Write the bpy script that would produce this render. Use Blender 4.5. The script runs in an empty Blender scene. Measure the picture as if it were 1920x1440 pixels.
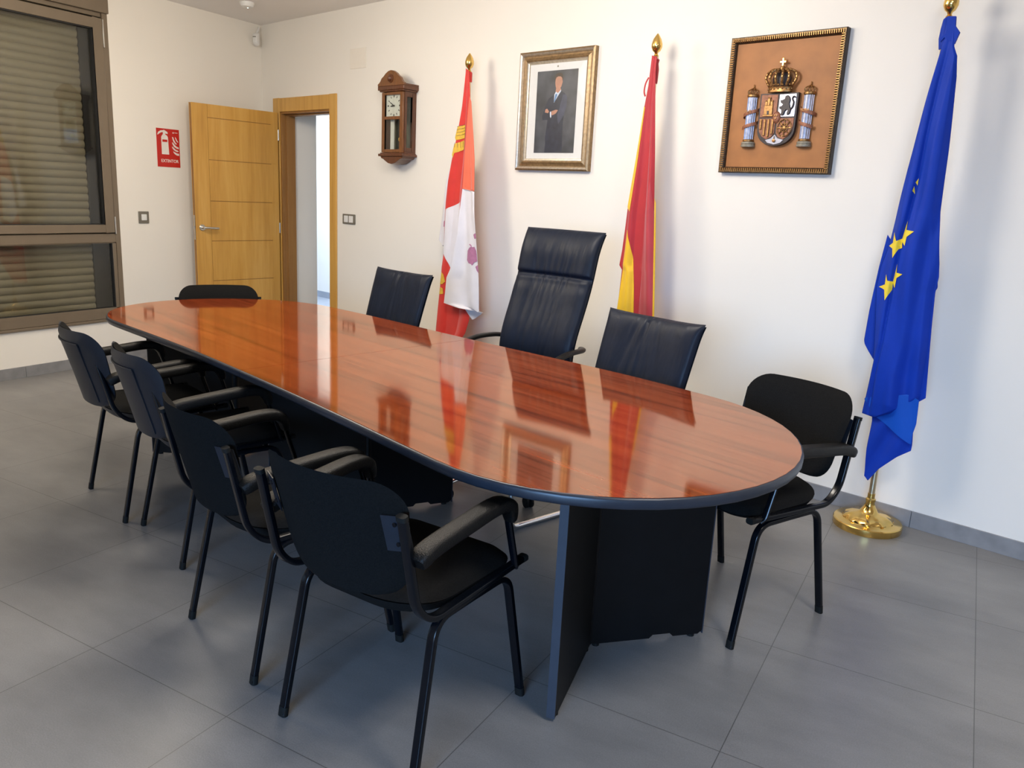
import bpy, bmesh, math, random
from mathutils import Vector, Matrix
from mathutils.geometry import tessellate_polygon

random.seed(7)
PI = math.pi
sc = bpy.context.scene
COL = sc.collection

# ------------------------------------------------------------------ camera
CAM_H = 1.437
cam_data = bpy.data.cameras.new('camera')
cam = bpy.data.objects.new('camera', cam_data)
COL.objects.link(cam)
R0 = (0.8647420931535592, 0.4997964893593676, 0.04924004013455672)
R1 = (0.1565761317455331, -0.17514334031380782, -0.9720127186983343)
R2 = (-0.47718447931172975, 0.8482501279503429, -0.22971001966875557)
cam.matrix_world = Matrix(((R0[0], -R1[0], -R2[0], 0), (R0[1], -R1[1], -R2[1], 0), (R0[2], -R1[2], -R2[2], CAM_H), (0, 0, 0, 1)))
cam_data.sensor_width = 36.0
cam_data.lens = 1496.0 / 1920 * 36
cam_data.clip_start = 0.05
sc.camera = cam

# ------------------------------------------------------------------ world, exposure, daylight
sc.view_settings.view_transform = 'Standard'
sc.view_settings.look = 'None'
sc.view_settings.gamma = 1
sc.view_settings.use_curve_mapping = False
sc.view_settings.exposure = 0.0
world = bpy.data.worlds.new('world'); sc.world = world
world.use_nodes = True
wn_ = world.node_tree.nodes; wl_ = world.node_tree.links
bg = wn_['Background']
sky = wn_.new('ShaderNodeTexSky'); sky.sky_type = 'HOSEK_WILKIE'; sky.sun_direction = (0.3, -0.4, 0.85); sky.turbidity = 4
wl_.new(sky.outputs['Color'], bg.inputs['Color']); bg.inputs['Strength'].default_value = 0.5

def area(name, loc, target, size, size_y, power, color, spread=180):
    d = bpy.data.lights.new(name, 'AREA'); d.shape = 'RECTANGLE'; d.size = size; d.size_y = size_y
    d.energy = power; d.color = color; d.spread = math.radians(spread)
    o = bpy.data.objects.new(name, d); COL.objects.link(o); o.location = loc
    o.rotation_euler = (Vector(target) - Vector(loc)).to_track_quat('-Z', 'Y').to_euler()
    return o

def lamp(loc, power, color, r=0.28):
    d = bpy.data.lights.new('ceiling_lamp_light', 'POINT'); d.energy = power; d.color = color; d.shadow_soft_size = r
    o = bpy.data.objects.new('ceiling_lamp_light', d); COL.objects.link(o); o.location = loc
area('window_daylight', (0.1, -3.25, 1.55), (-0.7, 0.9, 0.0), 2.4, 1.5, 64, (0.31, 0.57, 1.0), 75)
area('left_window_daylight', (-5.7, -1.6, 1.5), (0.0, 0.4, 0.9), 1.8, 1.6, 8, (0.45, 0.68, 1.0))
WARM = (1.0, 0.885, 0.715)
lamp((-3.9, 2.9, 2.45), 62, WARM)
lamp((-1.95, 2.7, 2.45), 84, (1.0, 0.925, 0.82))
area('floor_fill_light', (0.5, 1.5, 2.755), (0.5, 1.5, 0), 0.6, 0.6, 46, (1.0, 0.93, 0.85))  # unseen fill, added to brighten the floor on the right
area('floor_fill_light', (-4.6, 1.9, 2.755), (-4.6, 1.9, 0), 0.6, 0.6, 26, (1.0, 0.87, 0.68))  # unseen fill, added to warm and lift the far-left floor
area('hall_light', (-6.3, 6.9, 2.6), (-7.0, 7.9, 1.0), 1.2, 1.0, 130, (0.80, 0.91, 1.0))

# ------------------------------------------------------------------ frames of the room
WA = math.radians(-13.41)
CORNER = Vector((-5.75, 5.396, 0))
WD = Vector((math.cos(WA), math.sin(WA), 0))
WN = Vector((-math.sin(WA), math.cos(WA), 0))
CEIL = 2.78
def onback(l, off=0.0, z=0.0): return CORNER + WD * l - WN * off + Vector((0, 0, z))
def onleft(l, off=0.0, z=0.0): return Vector((-5.75 + off, 5.396 - l, z))

# ------------------------------------------------------------------ materials
def mat(name, col=(0.5, 0.5, 0.5), rough=0.5, metal=0.0, spec=0.5, coat=0.0, coat_rough=0.1, sheen=0.0,
        var=0.06, scale=30.0, bump=0.0, bscale=200.0, emit=None, estr=0.0, trans=0.0, ior=1.5, stretch=(1, 1, 1), detail=3):
    m = bpy.data.materials.new(name); m.use_nodes = True
    n = m.node_tree.nodes; l = m.node_tree.links; b = n['Principled BSDF']
    b.inputs['Roughness'].default_value = rough
    b.inputs['Metallic'].default_value = metal
    b.inputs['Specular IOR Level'].default_value = spec
    b.inputs['Coat Weight'].default_value = coat
    b.inputs['Coat Roughness'].default_value = coat_rough
    b.inputs['Sheen Weight'].default_value = sheen
    b.inputs['Transmission Weight'].default_value = trans
    b.inputs['IOR'].default_value = ior
    if emit:
        b.inputs['Emission Color'].default_value = (*emit, 1); b.inputs['Emission Strength'].default_value = estr
    tc = n.new('ShaderNodeTexCoord'); mp = n.new('ShaderNodeMapping'); mp.inputs['Scale'].default_value = stretch
    l.new(tc.outputs['Object'], mp.inputs['Vector'])
    nz = n.new('ShaderNodeTexNoise'); nz.inputs['Scale'].default_value = scale; nz.inputs['Detail'].default_value = detail
    l.new(mp.outputs['Vector'], nz.inputs['Vector'])
    rp = n.new('ShaderNodeValToRGB'); rp.color_ramp.elements[0].position = 0.3; rp.color_ramp.elements[1].position = 0.7
    rp.color_ramp.elements[0].color = (*[c * (1 - var) for c in col], 1)
    rp.color_ramp.elements[1].color = (*[min(1, c * (1 + var)) for c in col], 1)
    l.new(nz.outputs['Fac'], rp.inputs['Fac']); l.new(rp.outputs['Color'], b.inputs['Base Color'])
    if bump > 0:
        n2 = n.new('ShaderNodeTexNoise'); n2.inputs['Scale'].default_value = bscale; n2.inputs['Detail'].default_value = 2
        l.new(mp.outputs['Vector'], n2.inputs['Vector'])
        bp = n.new('ShaderNodeBump'); bp.inputs['Strength'].default_value = bump; bp.inputs['Distance'].default_value = 0.002
        l.new(n2.outputs['Fac'], bp.inputs['Height']); l.new(bp.outputs['Normal'], b.inputs['Normal'])
    return m

M = {}
M['wall'] = mat('wall_paint', (0.82, 0.785, 0.72), 0.75, var=0.012, scale=1.2, bump=0.12, bscale=90)
M['ceiling'] = mat('ceiling_paint', (0.84, 0.82, 0.80), 0.85, var=0.02, scale=2)
M['hall_wall'] = mat('hall_paint', (0.80, 0.80, 0.80), 0.8, var=0.01, scale=2)
M['hall_floor'] = mat('hall_floor', (0.30, 0.34, 0.42), 0.4, var=0.05, scale=6)
M['skirting'] = mat('skirting_tile', (0.235, 0.235, 0.24), 0.45, var=0.12, scale=14, bump=0.05)
M['fabric'] = mat('black_upholstery', (0.0090, 0.0088, 0.0085), 1.0, spec=0.08, sheen=0.0, var=0.25, scale=260, bump=0.5, bscale=900)
M['shell'] = mat('black_plastic_shell', (0.009, 0.013, 0.021), 0.42, spec=0.45, var=0.1, scale=60, bump=0.2, bscale=700)
M['armpad'] = mat('grained_arm_plastic', (0.004, 0.004, 0.004), 0.36, spec=0.25, var=0.1, scale=60, bump=0.8, bscale=420)
M['blackmetal'] = mat('black_enamelled_steel', (0.002, 0.003, 0.005), 0.20, spec=0.30, coat=0.0, coat_rough=0.12, var=0.1, scale=40)
M['rubber'] = mat('rubber_foot', (0.009, 0.009, 0.008), 0.7, spec=0.2, var=0.1)
M['chrome'] = mat('chrome', (0.78, 0.78, 0.78), 0.10, metal=1, var=0.02)
M['steel'] = mat('brushed_steel', (0.62, 0.61, 0.58), 0.28, metal=1, var=0.04)
M['brass'] = mat('polished_brass', (0.78, 0.52, 0.16), 0.16, metal=1, var=0.04, scale=8)
M['polebrass'] = mat('champagne_pole', (0.72, 0.60, 0.40), 0.30, metal=1, var=0.03, scale=8)
M['alu'] = mat('bronze_window_frame', (0.200, 0.158, 0.112), 0.42, metal=0.25, spec=0.5, var=0.04, scale=8)
M['darkgap'] = mat('dark_seal', (0.012, 0.012, 0.013), 0.6, var=0.1)
M['slat'] = mat('roller_shutter', (0.185, 0.158, 0.105), 0.55, var=0.06, scale=4, stretch=(1, 1, 1))
M['slatlow'] = M['slat']
M['edge'] = mat('tabletop_edge_plastic', (0.018, 0.024, 0.036), 0.34, spec=0.5, var=0.08, scale=30)
M['panel'] = mat('table_leg_laminate', (0.004, 0.004, 0.0045), 0.5, spec=0.2, var=0.15, scale=12)
M['paneledge'] = mat('table_leg_edge_strip', (0.030, 0.036, 0.050), 0.4, var=0.05)
M['white'] = mat('white_plastic', (0.72, 0.72, 0.70), 0.4, var=0.02)
M['greyplastic'] = mat('grey_switch_frame', (0.16, 0.145, 0.115), 0.35, var=0.03)
M['wallplate'] = mat('painted_cover_plate', (0.80, 0.75, 0.665), 0.6, var=0.01)
M['signred'] = mat('sign_red', (0.52, 0.018, 0.012), 0.4, var=0.03)
M['signwhite'] = mat('sign_white', (0.78, 0.74, 0.70), 0.4, var=0.01)
M['clockwood'] = mat('clock_walnut', (0.100, 0.030, 0.009), 0.38, coat=0.3, var=0.35, scale=30, stretch=(4, 4, 0.6))
M['clockwood2'] = mat('clock_oak_front', (0.165, 0.060, 0.015), 0.38, coat=0.3, var=0.28, scale=30, stretch=(4, 4, 0.6))
M['dial'] = mat('clock_dial', (0.70, 0.68, 0.64), 0.5, var=0.03)
M['ink'] = mat('dial_ink', (0.03, 0.028, 0.03), 0.5, var=0.02)
M['clockback'] = mat('clock_backboard', (0.10, 0.10, 0.07), 0.6, var=0.2)
M['goldframe'] = mat('gilt_frame', (0.27, 0.175, 0.085), 0.40, metal=0.6, var=0.25, scale=60, stretch=(1, 1, 1))
M['silverframe'] = mat('silver_gilt_frame', (0.60, 0.53, 0.43), 0.30, metal=0.75, var=0.15, scale=60)
M['mount'] = mat('picture_mount', (0.72, 0.72, 0.70), 0.6, var=0.01)
M['photo_bg'] = mat('photo_backdrop', (0.055, 0.060, 0.072), 0.4, var=0.55, scale=7, detail=4)
M['suit'] = mat('photo_suit', (0.022, 0.026, 0.045), 0.4, var=0.25, scale=25)
M['suitlit'] = mat('photo_suit_sleeve', (0.050, 0.058, 0.095), 0.4, var=0.2, scale=25)
M['skin'] = mat('photo_skin', (0.42, 0.21, 0.14), 0.4, var=0.1, scale=40)
M['hair'] = mat('photo_hair', (0.05, 0.032, 0.022), 0.4, var=0.2)
M['shirt'] = mat('photo_shirt', (0.55, 0.62, 0.72), 0.4, var=0.03)
M['tie'] = mat('photo_tie', (0.10, 0.22, 0.42), 0.4, var=0.1)
M['plaque'] = mat('plaque_leather', (0.36, 0.140, 0.036), 0.55, var=0.14, scale=10, detail=5)
M['plaqueframe'] = mat('plaque_frame', (0.17, 0.105, 0.045), 0.4, metal=0.5, var=0.4, scale=60)
M['plaqueframe2'] = mat('plaque_frame_dark', (0.045, 0.028, 0.016), 0.45, metal=0.3, var=0.3, scale=60)
M['cagold'] = mat('relief_antique_gold', (0.32, 0.17, 0.06), 0.36, metal=0.7, var=0.35, scale=120)
M['casilver'] = mat('relief_silver', (0.42, 0.42, 0.49), 0.30, metal=0.75, var=0.2, scale=60)
M['cared'] = mat('relief_red', (0.27, 0.105, 0.055), 0.5, metal=0.2, var=0.3, scale=80)
M['cadark'] = mat('relief_dark', (0.035, 0.028, 0.030), 0.45, metal=0.3, var=0.3, scale=80)
M['castone'] = mat('relief_stone', (0.27, 0.25, 0.20), 0.5, metal=0.2, var=0.2, scale=80)
M['flagred'] = mat('flag_red', (0.60, 0.022, 0.014), 0.62, sheen=0.3, var=0.06, scale=12, bump=0.1)
M['flagpurplewhite'] = mat('flag_white', (0.70, 0.68, 0.72), 0.6, sheen=0.3, var=0.03, scale=12, bump=0.1)
M['flagsalmon'] = mat('flag_red_reverse_lit', (0.74, 0.135, 0.065), 0.6, sheen=0.3, var=0.05, scale=12)  # reverse of the red, with light shining through the cloth put into the colour
M['flaggold'] = mat('flag_gold', (0.68, 0.43, 0.045), 0.6, var=0.1, scale=60)
M['flagpurple'] = mat('flag_lion_purple', (0.42, 0.17, 0.30), 0.6, var=0.1, scale=60)
M['flagink'] = mat('flag_dark_lines', (0.10, 0.05, 0.08), 0.6, var=0.1)
M['esred'] = mat('spanish_red', (0.42, 0.012, 0.020), 0.62, sheen=0.3, var=0.06, scale=12, bump=0.1)
M['esredlite'] = mat('spanish_red_lit_through', (0.46, 0.035, 0.045), 0.6, sheen=0.3, var=0.06, scale=12, bump=0.1)  # pinkish tone paints the light that passes through the red cloth
M['esyellow'] = mat('spanish_yellow', (0.85, 0.50, 0.012), 0.6, sheen=0.2, var=0.04, scale=12)
M['eublue'] = mat('blue_satin', (0.002, 0.034, 0.36), 0.60, sheen=0.0, spec=0.22, var=0.05, scale=12, bump=0.1)
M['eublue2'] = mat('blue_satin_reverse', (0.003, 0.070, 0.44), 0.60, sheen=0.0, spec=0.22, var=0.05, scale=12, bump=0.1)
M['eustar'] = mat('star_yellow', (0.80, 0.60, 0.035), 0.6, var=0.04, scale=60)
M['green_led'] = mat('indicator_led', (0.5, 0.9, 0.6), 0.4, emit=(0.75, 1.0, 0.8), estr=3.0)

def leather():
    m = mat('black_leather', (0.006, 0.010, 0.021), 0.42, spec=0.20, coat=0.0, var=0.12, scale=20, bump=0.0)
    n = m.node_tree.nodes; l = m.node_tree.links; b = n['Principled BSDF']
    tc = n.new('ShaderNodeTexCoord'); mp = n.new('ShaderNodeMapping'); mp.inputs['Scale'].default_value = (1.0, 0.5, 0.17)
    l.new(tc.outputs['Object'], mp.inputs['Vector'])
    w = n.new('ShaderNodeTexNoise'); w.inputs['Scale'].default_value = 11; w.inputs['Detail'].default_value = 3; w.inputs['Distortion'].default_value = 0.25
    g = n.new('ShaderNodeTexNoise'); g.inputs['Scale'].default_value = 420
    l.new(mp.outputs['Vector'], w.inputs['Vector']); l.new(tc.outputs['Object'], g.inputs['Vector'])
    b1 = n.new('ShaderNodeBump'); b1.inputs['Strength'].default_value = 0.55; b1.inputs['Distance'].default_value = 0.018
    b2 = n.new('ShaderNodeBump'); b2.inputs['Strength'].default_value = 0.3; b2.inputs['Distance'].default_value = 0.001
    l.new(w.outputs['Fac'], b1.inputs['Height']); l.new(g.outputs['Fac'], b2.inputs['Height'])
    l.new(b1.outputs['Normal'], b2.inputs['Normal']); l.new(b2.outputs['Normal'], b.inputs['Normal'])
    return m
M['leather'] = leather()

def wood(name, c1, c2, c3, axis, fine=1.0, rough=0.35, coat=0.0, coat_rough=0.05, coat_ior=1.5, bands=0.5, spec=0.5):
    """long grain along one object axis"""
    m = bpy.data.materials.new(name); m.use_nodes = True
    n = m.node_tree.nodes; l = m.node_tree.links; b = n['Principled BSDF']
    b.inputs['Roughness'].default_value = rough; b.inputs['Coat Weight'].default_value = coat
    b.inputs['Coat Roughness'].default_value = coat_rough; b.inputs['Coat IOR'].default_value = coat_ior
    b.inputs['Specular IOR Level'].default_value = spec
    tc = n.new('ShaderNodeTexCoord')
    s_long, s_cross = 0.9, 16.0 * fine
    sv = [s_cross] * 3; sv[axis] = s_long
    mp = n.new('ShaderNodeMapping'); mp.inputs['Scale'].default_value = sv
    l.new(tc.outputs['Object'], mp.inputs['Vector'])
    a = n.new('ShaderNodeTexNoise'); a.inputs['Scale'].default_value = 1.0; a.inputs['Detail'].default_value = 6; a.inputs['Roughness'].default_value = 0.6; a.inputs['Distortion'].default_value = 0.3
    l.new(mp.outputs['Vector'], a.inputs['Vector'])
    sv2 = [90.0 * fine] * 3; sv2[axis] = 3.0
    mp2 = n.new('ShaderNodeMapping'); mp2.inputs['Scale'].default_value = sv2
    l.new(tc.outputs['Object'], mp2.inputs['Vector'])
    a2 = n.new('ShaderNodeTexNoise'); a2.inputs['Scale'].default_value = 1.0; a2.inputs['Detail'].default_value = 3
    l.new(mp2.outputs['Vector'], a2.inputs['Vector'])
    mx = n.new('ShaderNodeMath'); mx.operation = 'MULTIPLY_ADD'; mx.inputs[1].default_value = 0.35; 
    l.new(a2.outputs['Fac'], mx.inputs[0]); l.new(a.outputs['Fac'], mx.inputs[2])
    rp = n.new('ShaderNodeValToRGB'); e = rp.color_ramp.elements
    e[0].position = 0.42; e[0].color = (*c1, 1); e[1].position = 0.92; e[1].color = (*c3, 1)
    k = e.new(0.66); k.color = (*c2, 1)
    l.new(mx.outputs[0], rp.inputs['Fac']); l.new(rp.outputs['Color'], b.inputs['Base Color'])
    return m
M['tabletop'] = wood('mahogany_tabletop', (0.070, 0.009, 0.004), (0.190, 0.031, 0.008), (0.275, 0.052, 0.013), 0, 1.3, rough=0.35, coat=0.0, spec=0.0)
def lacquer(m, rough, ior, tint):
    """glossy warm varnish over a wood material"""
    n = m.node_tree.nodes; l = m.node_tree.links
    b = n['Principled BSDF']; out = [x for x in n if x.type == 'OUTPUT_MATERIAL'][0]
    g = n.new('ShaderNodeBsdfGlossy'); g.inputs['Roughness'].default_value = rough; g.inputs['Color'].default_value = (*tint, 1)
    f = n.new('ShaderNodeFresnel'); f.inputs['IOR'].default_value = ior
    mx = n.new('ShaderNodeMixShader'); l.new(f.outputs[0], mx.inputs[0]); l.new(b.outputs[0], mx.inputs[1]); l.new(g.outputs[0], mx.inputs[2])
    l.new(mx.outputs[0], out.inputs['Surface'])
lacquer(M['tabletop'], 0.065, 2.05, (1.0, 0.86, 0.68))
M['doorwood'] = wood('door_oak_veneer', (0.47, 0.235, 0.040), (0.58, 0.31, 0.060), (0.66, 0.38, 0.095), 2, 0.6, rough=0.42, coat=0.15)
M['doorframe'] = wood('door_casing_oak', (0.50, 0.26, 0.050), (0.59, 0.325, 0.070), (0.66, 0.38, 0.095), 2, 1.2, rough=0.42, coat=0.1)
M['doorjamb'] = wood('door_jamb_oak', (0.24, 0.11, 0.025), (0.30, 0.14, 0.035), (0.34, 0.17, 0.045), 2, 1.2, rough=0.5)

def floor_mat():
    m = bpy.data.materials.new('porcelain_floor_tiles'); m.use_nodes = True
    n = m.node_tree.nodes; l = m.node_tree.links; b = n['Principled BSDF']
    tc = n.new('ShaderNodeTexCoord'); mp = n.new('ShaderNodeMapping')
    # joints run at x = -0.389 + 0.6 k and y = 1.313 + 0.628 k
    mp.inputs['Location'].default_value = (0.389 + 6.0, -1.313 + 6.28, 0)
    l.new(tc.outputs['Object'], mp.inputs['Vector'])
    br = n.new('ShaderNodeTexBrick'); br.offset = 0.0; br.squash = 1.0
    br.inputs['Scale'].default_value = 1.0; br.inputs['Brick Width'].default_value = 0.6; br.inputs['Row Height'].default_value = 0.628
    br.inputs['Mortar Size'].default_value = 0.0016; br.inputs['Mortar Smooth'].default_value = 0.3
    br.inputs['Color1'].default_value = (0.93, 0.93, 0.93, 1); br.inputs['Color2'].default_value = (1.0, 1.0, 1.0, 1); br.inputs['Mortar'].default_value = (0.42, 0.42, 0.42, 1)
    l.new(mp.outputs['Vector'], br.inputs['Vector'])
    a = n.new('ShaderNodeTexNoise'); a.inputs['Scale'].default_value = 2.3; a.inputs['Detail'].default_value = 8; a.inputs['Roughness'].default_value = 0.62
    mpa = n.new('ShaderNodeMapping'); mpa.inputs['Scale'].default_value = (1, 2.2, 1); l.new(tc.outputs['Object'], mpa.inputs['Vector']); l.new(mpa.outputs['Vector'], a.inputs['Vector'])
    rp = n.new('ShaderNodeValToRGB'); e = rp.color_ramp.elements
    e[0].position = 0.3; e[0].color = (0.172, 0.170, 0.169, 1); e[1].position = 0.72; e[1].color = (0.240, 0.236, 0.232, 1)
    l.new(a.outputs['Fac'], rp.inputs['Fac'])
    g = n.new('ShaderNodeTexNoise'); g.inputs['Scale'].default_value = 240; g.inputs['Detail'].default_value = 2; l.new(tc.outputs['Object'], g.inputs['Vector'])
    rg = n.new('ShaderNodeMapRange'); rg.inputs['From Min'].default_value = 0.3; rg.inputs['From Max'].default_value = 0.7; rg.inputs['To Min'].default_value = 0.9; rg.inputs['To Max'].default_value = 1.08
    l.new(g.outputs['Fac'], rg.inputs['Value'])
    m1 = n.new('ShaderNodeVectorMath'); m1.operation = 'MULTIPLY'; l.new(rp.outputs['Color'], m1.inputs[0]); l.new(br.outputs['Color'], m1.inputs[1])
    m2 = n.new('ShaderNodeVectorMath'); m2.operation = 'SCALE'; l.new(m1.outputs[0], m2.inputs[0]); l.new(rg.outputs['Result'], m2.inputs['Scale'])
    l.new(m2.outputs[0], b.inputs['Base Color'])
    b.inputs['Roughness'].default_value = 0.34; b.inputs['Specular IOR Level'].default_value = 0.45
    bp = n.new('ShaderNodeBump'); bp.inputs['Strength'].default_value = 0.25; bp.inputs['Distance'].default_value = 0.001
    l.new(g.outputs['Fac'], bp.inputs['Height']); l.new(bp.outputs['Normal'], b.inputs['Normal'])
    return m
M['floor'] = floor_mat()

def glass_mat(name, tint=(1, 1, 1), refl=1.0):
    m = bpy.data.materials.new(name); m.use_nodes = True
    n = m.node_tree.nodes; l = m.node_tree.links
    for x in list(n):
        if x.type == 'BSDF_PRINCIPLED': n.remove(x)
    out = [x for x in n if x.type == 'OUTPUT_MATERIAL'][0]
    t = n.new('ShaderNodeBsdfTransparent'); t.inputs['Color'].default_value = (*tint, 1)
    g = n.new('ShaderNodeBsdfGlossy'); g.inputs['Roughness'].default_value = 0.02; g.inputs['Color'].default_value = (refl, refl, refl, 1)
    lw = n.new('ShaderNodeLayerWeight'); lw.inputs['Blend'].default_value = 0.5
    pw_ = n.new('ShaderNodeMath'); pw_.operation = 'POWER'; pw_.inputs[1].default_value = 4.0; l.new(lw.outputs['Facing'], pw_.inputs[0])
    f = n.new('ShaderNodeMath'); f.operation = 'MULTIPLY_ADD'; f.inputs[1].default_value = 0.55 * refl; f.inputs[2].default_value = 0.035 * refl; l.new(pw_.outputs[0], f.inputs[0])
    nz = n.new('ShaderNodeTexNoise'); nz.inputs['Scale'].default_value = 3
    bp = n.new('ShaderNodeBump'); bp.inputs['Strength'].default_value = 0.01; l.new(nz.outputs['Fac'], bp.inputs['Height']); l.new(bp.outputs['Normal'], g.inputs['Normal'])
    mx = n.new('ShaderNodeMixShader'); l.new(f.outputs[0], mx.inputs[0]); l.new(t.outputs[0], mx.inputs[1]); l.new(g.outputs[0], mx.inputs[2])
    l.new(mx.outputs[0], out.inputs['Surface'])
    return m
M['glass'] = glass_mat('window_glass', (0.93, 0.94, 0.92))
M['clockglass'] = glass_mat('clock_glass', (0.95, 0.97, 0.95), 0.9)
M['photoglass'] = glass_mat('picture_glass', (1, 1, 1), 0.3)

# ------------------------------------------------------------------ mesh helpers
class MB:
    def __init__(s): s.v = []; s.f = []; s.m = []
    def add(s, vs, fs, mi=0):
        o = len(s.v); s.v += [tuple(v) for v in vs]; s.f += [tuple(i + o for i in f) for f in fs]; s.m += [mi] * len(fs); return s
    def box(s, x0, x1, y0, y1, z0, z1, mi=0, mtx=None):
        vs = [Vector((x, y, z)) for x in (x0, x1) for y in (y0, y1) for z in (z0, z1)]
        if mtx: vs = [mtx @ v for v in vs]
        return s.add(vs, [(0, 1, 3, 2), (4, 6, 7, 5), (0, 4, 5, 1), (2, 3, 7, 6), (0, 2, 6, 4), (1, 5, 7, 3)], mi)
    def tube(s, path, a, b=None, side=(1, 0, 0), n=10, p=2.0, mi=0, cap=True, taper=None):
        """sweep a superellipse section: half-width a along side, b across"""
        if b is None: b = a
        path = [Vector(q) for q in path]; N = len(path); side = Vector(side); vs = []
        for i, q in enumerate(path):
            t = (path[min(i + 1, N - 1)] - path[max(i - 1, 0)]).normalized()
            sd = (side - t * side.dot(t))
            if sd.length < 1e-4: sd = Vector((0, 1, 0)) - t * t.y
            sd.normalize(); up = t.cross(sd)
            k = taper(i / (N - 1)) if taper else 1.0
            for j in range(n):
                th = 2 * PI * (j + 0.5) / n; c, sn = math.cos(th), math.sin(th)
                vs.append(q + sd * (a * k * math.copysign(abs(c) ** (2 / p), c)) + up * (b * k * math.copysign(abs(sn) ** (2 / p), sn)))
        fs = [(i * n + j, i * n + (j + 1) % n, (i + 1) * n + (j + 1) % n, (i + 1) * n + j) for i in range(N - 1) for j in range(n)]
        if cap: fs += [tuple(reversed(range(n))), tuple((N - 1) * n + j for j in range(n))]
        return s.add(vs, fs, mi)
    def lathe(s, prof, n=32, c=(0, 0, 0), mi=0, axis='z', sx=1.0, sy=1.0):
        vs = []
        for r, z in prof:
            for j in range(n):
                th = 2 * PI * j / n
                if axis == 'z': vs.append((c[0] + r * sx * math.cos(th), c[1] + r * sy * math.sin(th), c[2] + z))
                elif axis == 'x': vs.append((c[0] + z, c[1] + r * math.cos(th), c[2] + r * math.sin(th)))
                else: vs.append((c[0] + r * math.cos(th), c[1] + z, c[2] + r * math.sin(th)))
        N = len(prof)
        fs = [(i * n + j, i * n + (j + 1) % n, (i + 1) * n + (j + 1) % n, (i + 1) * n + j) for i in range(N - 1) for j in range(n)]
        fs += [tuple(reversed(range(n))), tuple((N - 1) * n + j for j in range(n))]
        return s.add(vs, fs, mi)
    def prism(s, poly, fn, mi=0):
        """extrude 2-D polygon; fn(u, v, k) -> point, k = 0 front, 1 back"""
        n = len(poly); vs = [fn(u, v, 0) for u, v in poly] + [fn(u, v, 1) for u, v in poly]
        tri = tessellate_polygon([[Vector((u, v, 0)) for u, v in poly]])
        fs = [tuple(t) for t in tri] + [tuple(i + n for i in reversed(t)) for t in tri]
        fs += [(i, i + n, (i + 1) % n + n, (i + 1) % n) for i in range(n)]
        return s.add(vs, fs, mi)
    def pillow(s, outline, tf, tb, warp, rings=10, pw=3.0, mi=0, mib=None, cx=0, cy=0):
        """closed cushion over a star-shaped outline [(x, y)], front bulge tf, back bulge tb; warp(x, y, t) -> point"""
        n = len(outline); vs = []
        for sgn, T in ((1, tf), (-1, tb)):
            for r in range(1, rings + 1):
                k = (r / rings) ** 0.7; h = T * max(0.0, 1 - k ** pw) ** 0.5
                for x, y in outline: vs.append(warp(cx + (x - cx) * k, cy + (y - cy) * k, sgn * h))
            vs.append(warp(cx, cy, sgn * T))
        blk = rings * n + 1; o = len(s.v)
        s.v += [tuple(v) for v in vs]
        for q in (0, 1):
            b0 = o + q * blk
            for r in range(rings - 1):
                for j in range(n):
                    a_, b_, c_, d_ = b0 + r * n + j, b0 + r * n + (j + 1) % n, b0 + (r + 1) * n + (j + 1) % n, b0 + (r + 1) * n + j
                    s.f.append((a_, b_, c_, d_) if q == 0 else (d_, c_, b_, a_)); s.m.append(mi if q == 0 or mib is None else mib)
            for j in range(n):
                a_, b_ = b0 + j, b0 + (j + 1) % n; c_ = b0 + blk - 1
                s.f.append((c_, a_, b_) if q == 0 else (c_, b_, a_)); s.m.append(mi if q == 0 or mib is None else mib)
        return s
    def pad(s, wf, h, tf, tb, warp, nx=48, nz=60, pu=8, pv=10, mi=0):
        """square-cornered cushion on a regular grid; wf(v) half width at v = 0..1"""
        for T in (tf, -tb):
            vs = []
            for j in range(nz + 1):
                v = 2 * j / nz - 1; v = math.copysign(abs(v) ** .85, v); w = wf((v + 1) / 2)
                for i in range(nx + 1):
                    u = 2 * i / nx - 1; u = math.copysign(abs(u) ** .85, u)
                    k = (max(0.0, 1 - abs(u) ** pu) * max(0.0, 1 - abs(v) ** pv)) ** .5
                    vs.append(warp(u * w, (v + 1) / 2 * h, T * k))
            fs = [(j * (nx + 1) + i, j * (nx + 1) + i + 1, (j + 1) * (nx + 1) + i + 1, (j + 1) * (nx + 1) + i) for j in range(nz) for i in range(nx)]
            s.add(vs, fs, mi)
        return s
    def build(s, name, mats, parent=None, smooth=True, bevel=0.0, sub=0, solid=0.0, angle=40):
        me = bpy.data.meshes.new(name); me.from_pydata(s.v, [], s.f)
        if not isinstance(mats, (list, tuple)): mats = [mats]
        for m in mats: me.materials.append(m)
        for p, mi in zip(me.polygons, s.m): p.material_index = mi
        bm = bmesh.new(); bm.from_mesh(me); bmesh.ops.remove_doubles(bm, verts=bm.verts, dist=1e-6)
        bmesh.ops.recalc_face_normals(bm, faces=bm.faces)
        if smooth:
            for f in bm.faces: f.smooth = True
            for e in bm.edges:
                if len(e.link_faces) == 2 and e.calc_face_angle(0) > math.radians(angle): e.smooth = False
        bm.to_mesh(me); bm.free()
        o = bpy.data.objects.new(name, me); COL.objects.link(o)
        if parent: o.parent = parent
        if bevel > 0:
            b = o.modifiers.new('bevel', 'BEVEL'); b.width = bevel; b.segments = 2; b.limit_method = 'ANGLE'; b.angle_limit = math.radians(50)
        if solid:
            q = o.modifiers.new('solid', 'SOLIDIFY'); q.thickness = solid; q.offset = 0
        if sub:
            u = o.modifiers.new('sub', 'SUBSURF'); u.levels = sub; u.render_levels = sub
        return o

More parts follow.
